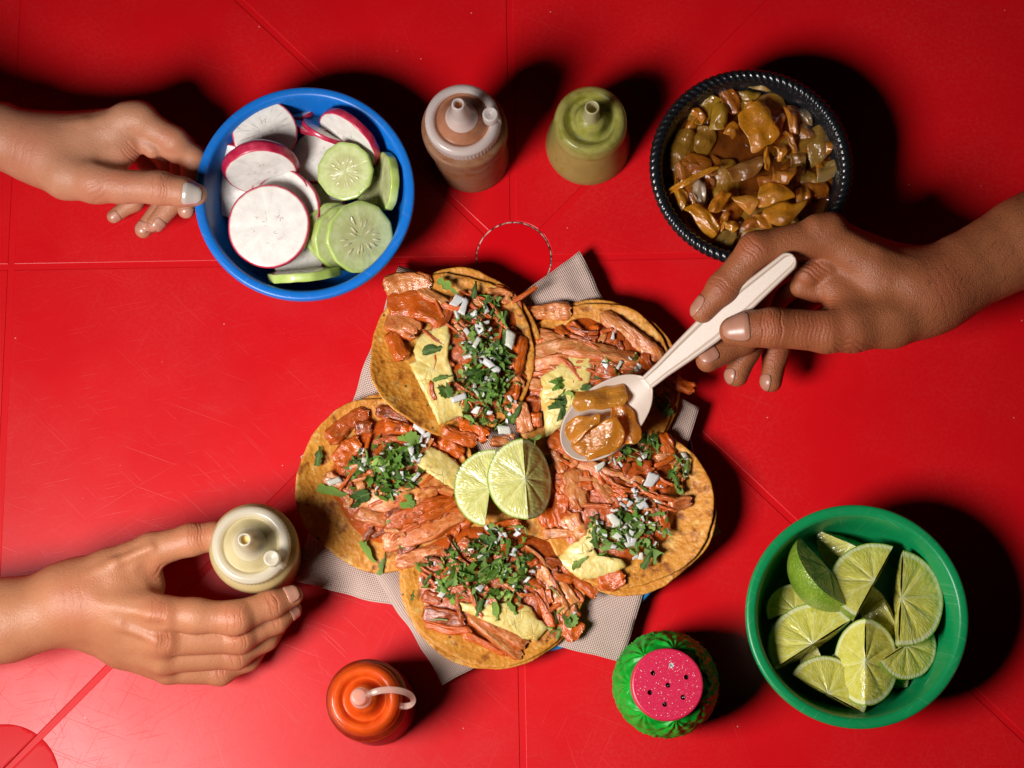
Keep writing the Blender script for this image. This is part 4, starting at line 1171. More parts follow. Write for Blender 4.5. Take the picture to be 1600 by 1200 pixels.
# ------------------------------------------------------------------ shared small meshes
def leaf_mesh(kind, seed):
    rnd = random.Random(seed)
    V, F, UV = [], [], []
    if kind == 'leaf':                                    # lobed, toothed leaf about 1 long
        lobes = rnd.choice((3, 3, 5))
        n = 40
        out = []
        for i in range(n):
            a = -2.55 + 5.1 * i / (n - 1)
            l = abs(math.cos(a * lobes / 3.2)) ** 0.7
            r = 0.30 + 0.26 * l + 0.055 * math.sin(i * 1.9 + seed) + 0.04 * rnd.random()
            out.append((0.42 + r * math.cos(a), r * math.sin(a)))
        V.append((0.42, 0, 0)); UV.append((0.42, 0.5))
        for q in (0.5, 1.0):
            for x, y in out:
                X, Y = 0.42 + (x - 0.42) * q, y * q
                V.append((X, Y, 0)); UV.append((X, 0.5 + Y))
        for i in range(n - 1):
            F.append((0, 1 + i, 2 + i)); F.append((1 + i, 1 + n + i, 2 + n + i, 2 + i))
    elif kind == 'shred':                                 # cut ribbon of leaf
        n = 9; w = rnd.uniform(0.07, 0.20)
        for i in range(n):
            u = i / (n - 1)
            ww = w * (0.35 + 0.65 * math.sin(math.pi * min(1, u * 1.1 + 0.12))) * (1 + 0.35 * rnd.uniform(-1, 1))
            for s in (-1, 0, 1):
                V.append((u, s * ww + 0.04 * rnd.uniform(-1, 1), 0.0)); UV.append((u, 0.5 + s * ww))
        for i in range(n - 1):
            for s in range(2): F.append((i * 3 + s, (i + 1) * 3 + s, (i + 1) * 3 + s + 1, i * 3 + s + 1))
    else:                                                 # stem piece
        n = 7
        for i in range(n):
            u = i / (n - 1)
            for k in range(6):
                b = k * math.pi / 3
                V.append((u, 0.055 * math.cos(b) + 0.10 * math.sin(u * 2.5), 0.055 * math.sin(b))); UV.append((u, 0.8))
        for i in range(n - 1):
            for k in range(6): F.append((i * 6 + k, (i + 1) * 6 + k, (i + 1) * 6 + (k + 1) % 6, i * 6 + (k + 1) % 6))
        F += [tuple(range(6)), tuple(range((n - 1) * 6, n * 6))]
    # curl and fold
    c1, c2, tw = rnd.uniform(-0.7, 0.7), rnd.uniform(0.2, 0.9) * rnd.choice((-1, 1)), rnd.uniform(-0.9, 0.9)
    W = []
    for x, y, z in V:
        zz = z + c1 * (x - 0.5) ** 2 + c2 * abs(y) * 0.8 + 0.05 * noise.noise(Vector((x * 5, y * 5, seed)))
        a = tw * (x - 0.5)
        W.append((x - 0.5, y * math.cos(a) - zz * math.sin(a), y * math.sin(a) + zz * math.cos(a)))
    return make_mesh('cilantro_' + kind, W, F, M['cilantro'], uv=UV)
LEAVES = [leaf_mesh('leaf', i) for i in range(9)]
SHREDS = [leaf_mesh('shred', 20 + i) for i in range(9)]
STEMS = [leaf_mesh('stem', 40 + i) for i in range(4)]

def onion_bit(seed):
    rnd = random.Random(seed)
    n, m = 7, 6
    L, W, T, B = 1.0, rnd.uniform(0.28, 0.7), rnd.uniform(0.14, 0.24), rnd.uniform(0.2, 0.7)
    top, bot = [], []
    sk, sk2 = rnd.uniform(-0.4, 0.4), rnd.uniform(-0.3, 0.3)
    for i in range(n):
        for j in range(m):
            u, v = i / (n - 1) - 0.5, j / (m - 1) - 0.5
            x, y = u * L + sk * v * W, v * W * (1 + sk2 * u * 2) + 0.03 * rnd.uniform(-1, 1)
            z = B * (0.25 - v * v) * W + 0.25 * B * (0.25 - u * u)
            top.append((x, y, z)); bot.append((x * 0.97, y * 0.97, z - T))
    V = top + bot
    F = [tuple(q) for q in grid_faces(n, m)] + [tuple(q + n * m)[::-1] for q in grid_faces(n, m)]
    rim = [j for j in range(m)] + [i * m + m - 1 for i in range(1, n)] + [(n - 1) * m + j for j in range(m - 2, -1, -1)] + [i * m for i in range(n - 2, 0, -1)]
    for a, b in zip(rim, rim[1:] + rim[:1]): F.append((a, b, b + n * m, a + n * m))
    return make_mesh('onion_bit', V, F, M['raw_onion'])
ONIONS = [onion_bit(i) for i in range(10)]

def euler(a, b, c): 
    from mathutils import Euler
    return Euler((a, b, c)).to_matrix().to_4x4()

# ------------------------------------------------------------------ taco builder
OR_, PA, DK, BN = (0.60, 0.11, 0.006), (0.66, 0.265, 0.085), (0.17, 0.032, 0.006), (0.42, 0.080, 0.010)
GREENS = [(0.10, 0.23, 0.02), (0.16, 0.32, 0.035), (0.24, 0.42, 0.055), (0.06, 0.14, 0.015), (0.22, 0.36, 0.08), (0.34, 0.50, 0.10), (0.12, 0.26, 0.022), (0.05, 0.12, 0.015)]
WHITES = [(0.80, 0.78, 0.76), (0.74, 0.72, 0.71), (0.83, 0.80, 0.76), (0.74, 0.72, 0.60)]

class Taco:
    def __init__(self, label, px, py, rpx, z0, folds, seed, second=(6, -6), pile=1.0, stretch=(0, 1.0)):
        self.z0, self.seed, self.folds, self.pile = z0, seed, folds, pile
        self.c = P(px, py, z0 + 0.5)
        self.R = rpx * SZ(px, py, z0 + 0.5)          # cm
        self.st = stretch
        self.rnd = random.Random(seed)
        self.root = thing('taco', label, 'taco', (self.c[0], self.c[1], z0 * CM), 'tacos on the napkin lined plate')
        for k, (dx, dy, dz) in enumerate(((0, 0, 0), (second[0], second[1], -0.28))): self.tortilla(dx, dy, dz, k)
        self.top = []
    def shape(self, a):
        return 1 + 0.06 * noise.noise(Vector((math.cos(a) * 1.6, math.sin(a) * 1.6, self.seed))) + 0.012 * noise.noise(Vector((math.cos(a) * 6, math.sin(a) * 6, self.seed)))
    def base(self, x, y):
        """Tortilla height (cm) at world x, y (metres)."""
        dx, dy = (x - self.c[0]) / CM / self.R, (y - self.c[1]) / CM / self.R
        z = self.z0
        for az, am, pw in self.folds:
            a = math.radians(az)
            u = dx * math.cos(a) + dy * math.sin(a)
            if u > 0: z += am * u ** pw
        z += 0.10 * noise.noise(Vector((dx * 3, dy * 3, self.seed))) + 0.05 * noise.noise(Vector((dx * 8, dy * 8, self.seed)))
        return z
    def surf(self, x, y):
        dx, dy = (x - self.c[0]) / CM / self.R, (y - self.c[1]) / CM / self.R
        r = math.hypot(dx, dy)
        return self.base(x, y) + self.pile * max(0, 1 - (r / 0.92) ** 2.2)
    def tortilla(self, dx, dy, dz, k):
        nr, na, th = 26, 110, 0.11
        V, F = [], []
        ox, oy = dx * 0.0405, -dy * 0.0405
        def pt(r, a, up):
            rr = self.R * r * self.shape(a + k * 2)
            x, y = self.c[0] + (rr * math.cos(a) + ox) * CM, self.c[1] + (rr * math.sin(a) + oy) * CM
            z = self.base(x - ox * CM * 0.6, y - oy * CM * 0.6) + dz + up + (0.05 * noise.noise(Vector((x * 300, y * 300, 1)))) * (r > .9)
            return (x, y, z * CM)
        lev = [(i / nr, th) for i in range(1, nr)] + [(0.985, th), (1.0, th * 0.5), (1.0, -th * 0.4), (0.985, -th)] + [(i / nr, -th) for i in range(nr - 1, 0, -1)]
        for r, up in lev:
            for j in range(na): V.append(pt(r, 2 * math.pi * j / na, up))
        for i in range(len(lev) - 1):
            for j in range(na):
                q = (j + 1) % na
                F.append((i * na + j, (i + 1) * na + j, (i + 1) * na + q, i * na + q))
        F.append(tuple(range(na))); F.append(tuple(range((len(lev) - 1) * na, len(lev) * na)))
        part('tortilla', V, F, M['tortilla'], self.root)
    def w(self, px, py, extra=0.0):
        z = self.z0 + 0.8
        for _ in range(4):
            p = P(px, py, z); z = self.surf(p[0], p[1]) + extra
        return P(px, py, z)
    def bed(self, px, py, rx, ry, rot=0.0):
        """Low uneven mass of chopped meat the strips lie on."""
        n, m = 14, 56
        V = [tuple(self.w(px, py, 0.15))]; F = []
        for i in range(1, n + 1):
            for j in range(m):
                a = 2 * math.pi * j / m
                q = i / n
                k = q * (1 + 0.16 * noise.noise(Vector((math.cos(a) * 2, math.sin(a) * 2, self.seed * 3.1 + px))))
                x, y = rx * k * math.cos(a), ry * k * math.sin(a)
                c, s = math.cos(rot), math.sin(rot)
                p = self.w(px + x * c - y * s, py + x * s + y * c)
                b = self.base(p[0], p[1])
                top = self.surf(p[0], p[1]) + 0.20 * noise.noise(Vector((p[0] * 170, p[1] * 170, 2))) + 0.10 * noise.noise(Vector((p[0] * 420, p[1] * 420, 2)))
                f = min(1, (1 - q) / 0.18)
                V.append((p[0], p[1], (b + 0.02 + (max(0.05, top - b)) * f ** 0.6) * CM))
        for j in range(m): F.append((0, 1 + j, 1 + (j + 1) % m))
        for i in range(n - 1):
            for j in range(m):
                k = (j + 1) % m
                F.append((1 + i * m + j, 1 + (i + 1) * m + j, 1 + (i + 1) * m + k, 1 + i * m + k))
        uv = [(v[0] * 110, v[1] * 15) for v in V]
        o = part('chopped_meat', V, F, M['meat'], self.root, uv=uv); o.color = (*BN, 1)
    def strip(self, pts, wpx, col, lift=0.12, thick=None):
        rnd = self.rnd
        w = wpx * 0.0405 / 2
        th = thick if thick else min(0.26, 0.36 * w + 0.07) * rnd.uniform(0.8, 1.2)
        # resample the path
        pp = [np.array(p, float) for p in pts]
        d = [0]
        for a, b in zip(pp, pp[1:]): d.append(d[-1] + np.hypot(*(b - a)))
        n = max(12, min(34, int(d[-1] / 2.6)))
        path = []
        for s in np.linspace(0, d[-1], n):
            path.append((np.interp(s, d, [p[0] for p in pp]), np.interp(s, d, [p[1] for p in pp])))
        k = np.array([1, 2, 1]) / 4
        path = np.array(path)
        for _ in range(3):
            path[1:-1] = (path[:-2] + 2 * path[1:-1] + path[2:]) / 4
        C = np.array([self.w(x, y, lift) for x, y in path])
        C[:, 2] = np.convolve(np.pad(C[:, 2], 2, 'edge'), np.ones(5) / 5, 'valid')
        T = np.gradient(C, axis=0); T /= np.linalg.norm(T, axis=1)[:, None]
        m = 28
        sd = rnd.uniform(0, 99)
        V, UV = [], []
        roll = rnd.uniform(-0.35, 0.35)
        for i in range(n):
            u = i / (n - 1)
            s = np.cross([0, 0, 1.0], T[i]); s /= np.linalg.norm(s)
            up = np.cross(T[i], s)
            e = min(1.0, (min(u, 1 - u) / 0.10 + 0.30)) ** 0.5
            ww = w * e * (1 + 0.22 * noise.noise(Vector((u * 3.2, sd, 0))))
            tt = th * e * (1 + 0.3 * noise.noise(Vector((u * 3, sd, 7))))
            ro = roll + 0.5 * noise.noise(Vector((u * 2, sd, 3)))
            for j in range(m):
                a = 2 * math.pi * j / m
                ca, sa = math.cos(a), math.sin(a)
                x = ww * math.copysign(abs(ca) ** 0.65, ca); y = tt * math.copysign(abs(sa) ** 0.7, sa)
                L_ = d[-1] * 0.04
                g = 0.13 * noise.noise(Vector((u * L_ * 0.5, ca * 3.2 * w + sd, sa * 1.5))) + 0.08 * noise.noise(Vector((u * L_ * 0.9, ca * 9 * w + sd, sa * 3))) + 0.10 * noise.noise(Vector((u * L_ * 3.5, ca * 5, sa * 4 + sd)))
                x *= 1 + g * 1.5; y *= 1 + g * 3.0
                y += 0.10 * w * (ca * ca) * math.sin(sd)
                X, Y = x * math.cos(ro) - y * math.sin(ro), x * math.sin(ro) + y * math.cos(ro)
                jag = 0.22 * noise.noise(Vector((ca * 4 * w + sd, 5.0 * (u > .5), 2.2))) * max(0, 1 - min(u, 1 - u) / 0.14) * (1 if u > .5 else -1)
                V.append(C[i] + (s * X + up * Y + T[i] * jag) * CM); UV.append((u * d[-1] / 60.0, j / m))
        F = [tuple(q) for q in grid_faces(n, m, False, True)] + [tuple(range(m)), tuple(range((n - 1) * m, n * m))]
        o = part('meat_strip', V, F, M['meat'], self.root, uv=UV)
        v = rnd.uniform(0.85, 1.15)
        o.color = tuple(min(1, c * v * rnd.uniform(0.94, 1.06)) for c in col) + (1,)
        return o
    def scraps(self, n, px, py, rx, ry, cols=(OR_, OR_, PA, BN, DK), size=(14, 34), dirs=None):
        for _ in range(n):
            a, r = self.rnd.uniform(0, 6.28), math.sqrt(self.rnd.random())
            x, y = px + rx * r * math.cos(a), py + ry * r * math.sin(a)
            L = self.rnd.uniform(*size); b = (self.rnd.uniform(0, 3.14) if dirs is None else math.radians(dirs) + self.rnd.gauss(0, 0.35))
            dx, dy = math.cos(b) * L / 2, math.sin(b) * L / 2
            self.strip([(x - dx, y - dy), (x + self.rnd.uniform(-3, 3), y + self.rnd.uniform(-3, 3)), (x + dx, y + dy)], self.rnd.uniform(7, 15), self.rnd.choice(cols), self.rnd.uniform(0.05, 0.3))
    def shreds(self, n, px, py, rx, ry, dirs=None):
        for _ in range(n):
            a, r = self.rnd.uniform(0, 6.28), math.sqrt(self.rnd.random())
            x, y = px + rx * r * math.cos(a), py + ry * r * math.sin(a)
            L = self.rnd.uniform(22, 58); b = self.rnd.uniform(0, 3.14) if dirs is None else math.radians(dirs) + self.rnd.gauss(0, 0.4)
            dx, dy = math.cos(b) * L / 2, math.sin(b) * L / 2
            k = self.rnd.uniform(-8, 8)
            self.strip([(x - dx, y - dy), (x - dy / L * 2 * k * .5 + 0, y + dx / L * 2 * k * .5), (x + dx, y + dy)], self.rnd.uniform(4, 9), self.rnd.choice((OR_, OR_, BN, PA, OR_, DK)), self.rnd.uniform(0.15, 0.4))
    def pineapple(self, poly, lift=0.35, th=0.42):
        pts = [np.array(p, float) for p in poly]
        out = []
        for a, b in zip(pts, pts[1:] + pts[:1]):
            k = max(1, int(np.hypot(*(b - a)) / 4))
            for s in range(k): out.append(a + (b - a) * s / k)
        n = len(out)
        ctr = sum(out) / n
        V, F = [], []
        rings = [(0.30, th), (0.62, th), (0.86, th * 0.97), (0.96, th * 0.8), (1.0, th * 0.35), (0.99, 0.0)]
        for q, h in rings:
            for i, p in enumerate(out):
                jag = 1 + (0.05 * noise.noise(Vector((p[0] * 0.2, p[1] * 0.2, self.seed)))) * (q > 0.8)
                x, y = ctr + (p - ctr) * q * jag
                g = self.w(x, y, lift)
                dz = 0.12 * noise.noise(Vector((g[0] * 90, g[1] * 90, 3))) + 0.05 * noise.noise(Vector((g[0] * 420, g[1] * 420, 3)))
                V.append((g[0], g[1], g[2] + (h - th + dz * (q < 0.98)) * CM))
        for i in range(len(rings) - 1):
            for j in range(n):
                k = (j + 1) % n
                F.append((i * n + j, (i + 1) * n + j, (i + 1) * n + k, i * n + k))
        F.append(tuple(range(n)))
        part('pineapple_slice', V, F, M['pine'], self.root)
    def herbs(self, px, py, rx, ry, rot, nl, no, big=0.2, up=0.45, osize=(0.26, 0.6)):
        rnd = self.rnd
        c, s = math.cos(math.radians(rot)), math.sin(math.radians(rot))
        jobs = ['o'] * no + ['l'] * nl
        rnd.shuffle(jobs)
        for job in jobs:
            a, r = rnd.uniform(0, 6.28), rnd.random() ** 0.62
            x, y = rx * r * math.cos(a), ry * r * math.sin(a)
            x, y = px + x * c - y * s, py + x * s + y * c
            lift = up * (1 - r * r) * rnd.uniform(0.2, 1.1) + 0.25
            p = self.w(x, y, lift)
            if job == 'o':
                me, L, nm, col = rnd.choice(ONIONS), rnd.uniform(*osize), 'onion_piece', rnd.choice(WHITES)
                m = euler(rnd.gauss(0, 0.4), rnd.gauss(0, 0.4), rnd.uniform(0, 6.28))
            else:
                k = rnd.random()
                if k < 0.58: me, L = rnd.choice(SHREDS), rnd.uniform(0.55, 1.15)
                elif k < 0.90: me, L = rnd.choice(LEAVES), rnd.uniform(0.40, 0.85)
                else: me, L = rnd.choice(STEMS), rnd.uniform(0.4, 0.9)
                if rnd.random() < big: L *= 1.35
                nm, col = ('cilantro_stem' if me in STEMS else 'cilantro_leaf'), rnd.choice(GREENS)
                if me in STEMS: col = (0.24, 0.38, 0.08)
                m = euler(rnd.gauss(0, 0.8), rnd.gauss(0, 0.55), rnd.uniform(0, 6.28))
            m = Matrix.Translation(Vector(p) - self.root.location) @ m @ Matrix.Scale(L * CM, 4)
            o = put(nm, me, self.root, mat=m)
            v = rnd.uniform(0.8, 1.2)
            o.color = tuple(min(0.85, q * v) for q in col) + (1,)
    def leaf(self, px, py, L, ang, kind=None, col=None, lift=0.6, tilt=(0.2, 0.1)):
        if kind is ONIONS: L *= 0.62
        p = self.w(px, py, lift)
        me = (kind or LEAVES)[self.rnd.randrange(len(kind or LEAVES))]
        o = put('onion_piece' if kind is ONIONS else 'cilantro_leaf', me, self.root, mat=Matrix.Translation(Vector(p) - self.root.location) @ euler(tilt[0], tilt[1], math.radians(ang)) @ Matrix.Scale(L * CM, 4))
        o.color = (*(col or self.rnd.choice(WHITES if kind is ONIONS else GREENS)), 1)

# ---- bottom taco
T = Taco('front taco, nearest the red and pink lidded shakers, with dark chopped cilantro heap', 772, 893, 147, 1.75, ((200, 0.5, 2.2), (265, 0.7, 2.4), (20, 0.4, 2)), 5, (-3, 4), 0.95)
T.bed(770, 905, 120, 88, 0.1)
for a, w_, c_ in (
    ([(842, 888), (868, 925), (886, 962)], 22, PA), ([(862, 900), (882, 925), (900, 948)], 24, PA), ([(735, 962), (772, 996), (815, 1027)], 20, PA), ([(752, 962), (790, 990), (822, 1008)], 22, PA),
    ([(660, 958), (690, 962), (726, 972)], 24, DK), ([(690, 905), (705, 893), (722, 884)], 18, BN), ([(878, 878), (905, 908), (932, 930)], 18, OR_), ([(885, 978), (898, 984), (908, 990)], 26, OR_),
    ([(770, 828), (790, 822), (815, 818)], 18, OR_), ([(660, 930), (690, 938)], 18, BN), ([(836, 905), (850, 945), (862, 985)], 17, OR_), ([(665, 975), (700, 985), (735, 985)], 14, OR_),
    ([(835, 885), (858, 880), (880, 886)], 16, DK), ([(780, 845), (800, 850)], 16, OR_), ([(868, 960), (885, 985), (895, 1000)], 18, OR_), ([(700, 930), (720, 925)], 16, OR_), ([(722, 990), (755, 1005), (790, 1022)], 11, OR_)):
    T.strip(a, w_, c_)
T.scraps(26, 765, 905, 105, 70); T.scraps(8, 870, 940, 35, 40, (OR_, OR_, PA))
T.shreds(30, 770, 905, 105, 75, 30)
T.pineapple([(718, 941), (723, 954), (754, 969), (785, 982), (810, 993), (818, 1000), (830, 999), (839, 1001), (848, 992), (857, 982), (852, 972), (841, 967), (836, 958), (831, 949), (810, 939), (775, 942), (744, 942)], 0.4)
T.herbs(762, 893, 78, 52, 8, 150, 18, 0.3, 0.6); T.herbs(690, 905, 45, 30, 20, 20, 6, 0.2, 0.3); T.herbs(880, 970, 28, 22, 0, 9, 1, 0.3, 0.3); T.herbs(780, 838, 45, 18, 0, 14, 12, 0.1, 0.5)
for a in ((748, 950, 1.1, 250), (775, 955, 1.2, 280), (800, 950, 1.0, 300), (668, 905, 0.9, 60), (645, 930, 0.7, 80), (690, 915, 1.1, 130)): T.leaf(*a, kind=SHREDS)
T.leaf(686, 970, 1.0, -5, STEMS, (0.42, 0.5, 0.2)); T.leaf(865, 925, 0.9, -50, STEMS, (0.3, 0.45, 0.12))
# ---- right taco below the spoon
T = Taco('right hand taco under the shadow of the spoon with a double tortilla rim', 976, 790, 133, 2.0, ((0, 0.9, 2.5), (250, 0.4, 2.2), (310, 0.4, 2)), 9, (7, 3), 0.95)
T.bed(958, 775, 105, 108, 0)
for a, w_, c_ in (
    ([(858, 682), (880, 690), (905, 700)], 34, OR_), ([(893, 715), (945, 740), (1005, 755)], 22, PA), ([(893, 735), (902, 765), (908, 795)], 34, PA), ([(862, 702), (872, 720), (882, 738)], 18, PA), ([(928, 748), (945, 765), (962, 782)], 20, PA),
    ([(975, 742), (1000, 730), (1020, 728)], 22, BN), ([(1030, 680), (1040, 695), (1046, 712)], 26, OR_), ([(1025, 715), (1045, 714), (1066, 722)], 18, PA), ([(1046, 792), (1062, 786), (1080, 782)], 20, PA), ([(1030, 795), (1034, 812), (1038, 832)], 22, OR_),
    ([(888, 805), (898, 825), (912, 840)], 30, PA), ([(848, 836), (868, 833), (892, 833)], 16, PA), ([(935, 912), (955, 908), (975, 900)], 26, OR_), ([(1012, 765), (1022, 755), (1042, 752)], 22, OR_), ([(862, 745), (858, 790), (862, 825)], 34, OR_), ([(880, 770), (874, 800), (880, 822)], 24, OR_),
    ([(960, 795), (975, 805), (992, 812)], 14, OR_), ([(930, 735), (940, 760)], 15, OR_), ([(1000, 690), (1015, 700)], 20, DK), ([(1055, 740), (1065, 755)], 16, OR_)):
    T.strip(a, w_, c_)
T.scraps(24, 955, 765, 88, 85); T.scraps(8, 880, 760, 30, 70, (OR_, PA, OR_))
T.shreds(32, 955, 760, 95, 90, 25)
T.pineapple([(928, 812), (910, 838), (889, 852), (868, 876), (884, 889), (908, 905), (937, 903), (962, 896), (980, 884), (974, 874), (935, 868), (925, 850), (940, 833)], 0.38)
T.herbs(985, 706, 48, 22, -15, 50, 9, 0.3, 0.5); T.herbs(988, 832, 70, 42, -8, 85, 34, 0.3, 0.5); T.herbs(1062, 735, 14, 30, 15, 12, 4, 0.3, 0.35); T.herbs(1000, 775, 40, 28, 0, 8, 16, 0.1, 0.4)
for a in ((1013, 872, 1.5, 60), (930, 840, 1.4, 100), (905, 880, 1.2, 40), (1075, 725, 1.4, 75), (1058, 752, 1.3, 100)): T.leaf(*a, kind=SHREDS)
for a in ((960, 812, 1.5, -50), (1018, 750, 1.5, 60), (938, 728, 1.2, 35), (968, 840, 1.2, -35), (985, 850, 1.1, 15), (1004, 790, 1.0, 20)): T.leaf(*a, kind=ONIONS)
# ---- upper right taco
T = Taco('upper right taco with long pale meat strips beside the spoon handle', 926, 602, 133, 1.95, ((60, 0.55, 2.4), (330, 0.3, 2)), 13, (8, -4), 0.85)
T.bed(920, 598, 108, 100, 0.2)
for a, w_, c_ in (
    ([(800, 497), (845, 487), (893, 488)], 28, PA), ([(826, 522), (870, 530), (908, 541)], 24, PA), ([(822, 556), (880, 541), (945, 552), (998, 564)], 30, PA), ([(820, 576), (855, 566), (890, 560)], 22, PA),
    ([(940, 492), (985, 522), (1035, 562)], 26, PA), ([(930, 508), (927, 522), (922, 536)], 17, OR_), ([(818, 596), (835, 600), (855, 606)], 22, PA), ([(930, 576), (960, 585), (990, 592)], 28, BN), ([(998, 562), (1020, 575), (1042, 592)], 20, OR_),
    ([(812, 540), (830, 535), (850, 532)], 16, OR_), ([(890, 505), (905, 520), (915, 530)], 16, OR_), ([(820, 520), (812, 545)], 14, OR_), ([(930, 600), (960, 610)], 22, OR_), ([(1040, 590), (1060, 600), (1084, 608)], 22, OR_), ([(870, 512), (885, 525)], 14, OR_), ([(835, 620), (830, 650)], 22, BN)):
    T.strip(a, w_, c_)
T.scraps(18, 930, 570, 85, 55); T.scraps(6, 1020, 590, 30, 22, (DK, BN, OR_))
T.shreds(26, 930, 570, 95, 60, 10)
T.pineapple([(922, 540), (898, 550), (876, 566), (845, 588), (843, 618), (849, 646), (852, 684), (873, 670), (896, 638), (923, 604), (926, 569)], 0.4)
T.herbs(965, 568, 45, 22, 20, 14, 7, 0.1, 0.35); T.herbs(882, 610, 18, 36, 10, 9, 2, 0.3, 0.3); T.herbs(1025, 625, 30, 25, 0, 16, 3, 0.2, 0.4); T.herbs(930, 640, 40, 30, 0, 10, 5, 0.2, 0.4)
for a in ((878, 636, 1.5, 40), (870, 600, 0.9, 20)): T.leaf(*a)
T.leaf(958, 524, 0.8, 80, ONIONS); T.leaf(968, 570, 1.0, 60, ONIONS)
# ---- left taco
T = Taco('left hand taco, closest to the held bottle, with wide meat slices below the herbs', 602, 756, 137, 1.9, ((180, 1.0, 2.5), (110, 0.5, 2.2)), 17, (5, -5), 0.95)
T.bed(622, 757, 108, 105, 0)
for a, w_, c_ in (
    ([(516, 690), (540, 662), (575, 645)], 28, BN), ([(524, 722), (540, 705), (562, 690)], 26, OR_), ([(588, 642), (610, 645), (640, 655)], 24, DK), ([(560, 776), (600, 785), (648, 772)], 34, PA), ([(640, 772), (680, 752), (714, 762)], 38, PA),
    ([(600, 822), (655, 800), (716, 782)], 30, OR_), ([(598, 850), (660, 832), (728, 800)], 32, PA), ([(618, 882), (668, 866), (722, 852)], 26, PA), ([(682, 852), (712, 858), (742, 872)], 28, OR_), ([(558, 800), (580, 808), (606, 815)], 24, PA), ([(508, 742), (522, 752), (540, 760)], 20, PA),
    ([(688, 690), (705, 700), (722, 712)], 22, OR_), ([(650, 815), (690, 795), (725, 775)], 18, OR_), ([(555, 670), (580, 665)], 22, DK), ([(620, 860), (650, 848)], 18, DK), ([(700, 820), (728, 812), (738, 800)], 24, OR_), ([(600, 665), (640, 672)], 20, OR_), ([(545, 690), (535, 730)], 22, OR_)):
    T.strip(a, w_, c_)
T.scraps(22, 620, 745, 92, 85); T.scraps(10, 665, 815, 60, 45, (OR_, PA, BN), dirs=-25)
T.shreds(32, 630, 770, 90, 85, -25)
T.pineapple([(662, 692), (651, 725), (684, 752), (714, 773), (722, 728), (698, 708), (675, 697)], 0.45)
T.herbs(602, 735, 60, 46, 0, 120, 26, 0.35, 0.6); T.herbs(650, 700, 30, 22, 0, 12, 10, 0.3, 0.6)
for a in ((498, 712, 1.3, 80), (520, 768, 2.0, -15), (574, 862, 1.6, -60), (598, 880, 1.5, 70), (608, 806, 1.1, 80), (638, 852, 1.2, 10)): T.leaf(*a, kind=SHREDS, lift=0.35)
for a in ((640, 690, 1.4, 20), (560, 782, 1.1, 10), (638, 785, 0.9, -30), (565, 775, 1.0, 20)): T.leaf(*a)
for a in ((568, 725, 1.4, 75), (522, 752, 1.4, 20), (655, 670, 1.4, -35), (665, 680, 1.1, 25), (650, 745, 1.1, 50)): T.leaf(*a, kind=ONIONS)
# ---- top taco
T = Taco('top taco, closest to the blue bowl, overlapping its neighbours with a big pineapple slice', 707, 553, 129, 2.5, ((222, 1.6, 2.4), (100, 0.45, 2.2), (20, 0.2, 2)), 21, (9, -9), 0.9)
T.bed(746, 553, 80, 112, 0.2)
for a, w_, c_ in (
    ([(602, 452), (636, 440), (674, 448)], 36, PA), ([(606, 474), (650, 476), (698, 500)], 42, OR_), ([(604, 500), (628, 505), (652, 520)], 36, PA), ([(655, 452), (685, 468), (712, 486)], 20, PA), ([(762, 462), (780, 460), (798, 468)], 24, PA),
    ([(815, 525), (812, 560), (806, 590)], 22, OR_), ([(806, 588), (802, 618), (792, 645)], 20, OR_), ([(718, 662), (740, 670), (762, 682)], 26, OR_), ([(690, 672), (715, 682), (745, 690)], 22, OR_), ([(808, 630), (818, 655), (822, 676)], 26, PA), ([(612, 520), (622, 545), (632, 560)], 24, OR_),
    ([(800, 472), (818, 462), (838, 448)], 8, OR_), ([(705, 500), (716, 508), (732, 512)], 10, BN), ([(735, 478), (755, 476)], 16, PA), ([(800, 560), (798, 580)], 18, OR_), ([(768, 690), (795, 690)], 18, PA), ([(836, 645), (838, 668)], 18, OR_)):
    T.strip(a, w_, c_)
T.scraps(24, 735, 560, 78, 95); T.scraps(8, 800, 620, 20, 60, (OR_, OR_, PA))
T.shreds(28, 730, 560, 80, 100, 60)
T.pineapple([(700, 500), (684, 508), (668, 514), (650, 531), (646, 548), (649, 562), (638, 568), (655, 600), (674, 638), (686, 664), (705, 655), (730, 648), (728, 625), (712, 600), (706, 575), (700, 556), (704, 524)], 0.42)
T.herbs(762, 600, 50, 78, -4, 160, 26, 0.3, 0.65); T.herbs(752, 515, 42, 55, 0, 60, 30, 0.2, 0.6)
for a in ((683, 546, 1.9, 15), (692, 590, 1.3, 10), (700, 448, 1.6, -35), (742, 452, 1.2, 80), (785, 500, 1.2, -60), (790, 530, 1.4, 80), (810, 640, 1.2, 60), (735, 655, 1.3, -40)): T.leaf(*a, kind=SHREDS)
T.leaf(697, 610, 1.0, -70)
for a in ((725, 478, 1.7, 70), (714, 470, 1.3, 50), (768, 572, 2.0, -38), (717, 622, 1.6, 20), (797, 530, 1.7, 80), (757, 505, 1.1, 20), (745, 535, 1.2, 60), (788, 672, 1.3, 0)): T.leaf(*a, kind=ONIONS, lift=0.75)

# ---- lime pieces on the tacos
LM = [M['pulpC'], M['pulpD'], M['rind_pale']]
lime(766, 762, 3.9, 54, 172, 6, 55, 'thin lime half slice on the tacos with a full pale rind arc', 41, LM, 'lime wedges on the tacos')
lime(821, 748, 4.6, 57, 184, 5, 128, 'thick lime wedge on the tacos, leaning against the thin slice', 42, LM, 'lime wedges on the tacos')
T.leaf(832, 690, 1.6, 40, SHREDS, lift=1.2); T.leaf(822, 700, 0.9, 60, lift=1.3)
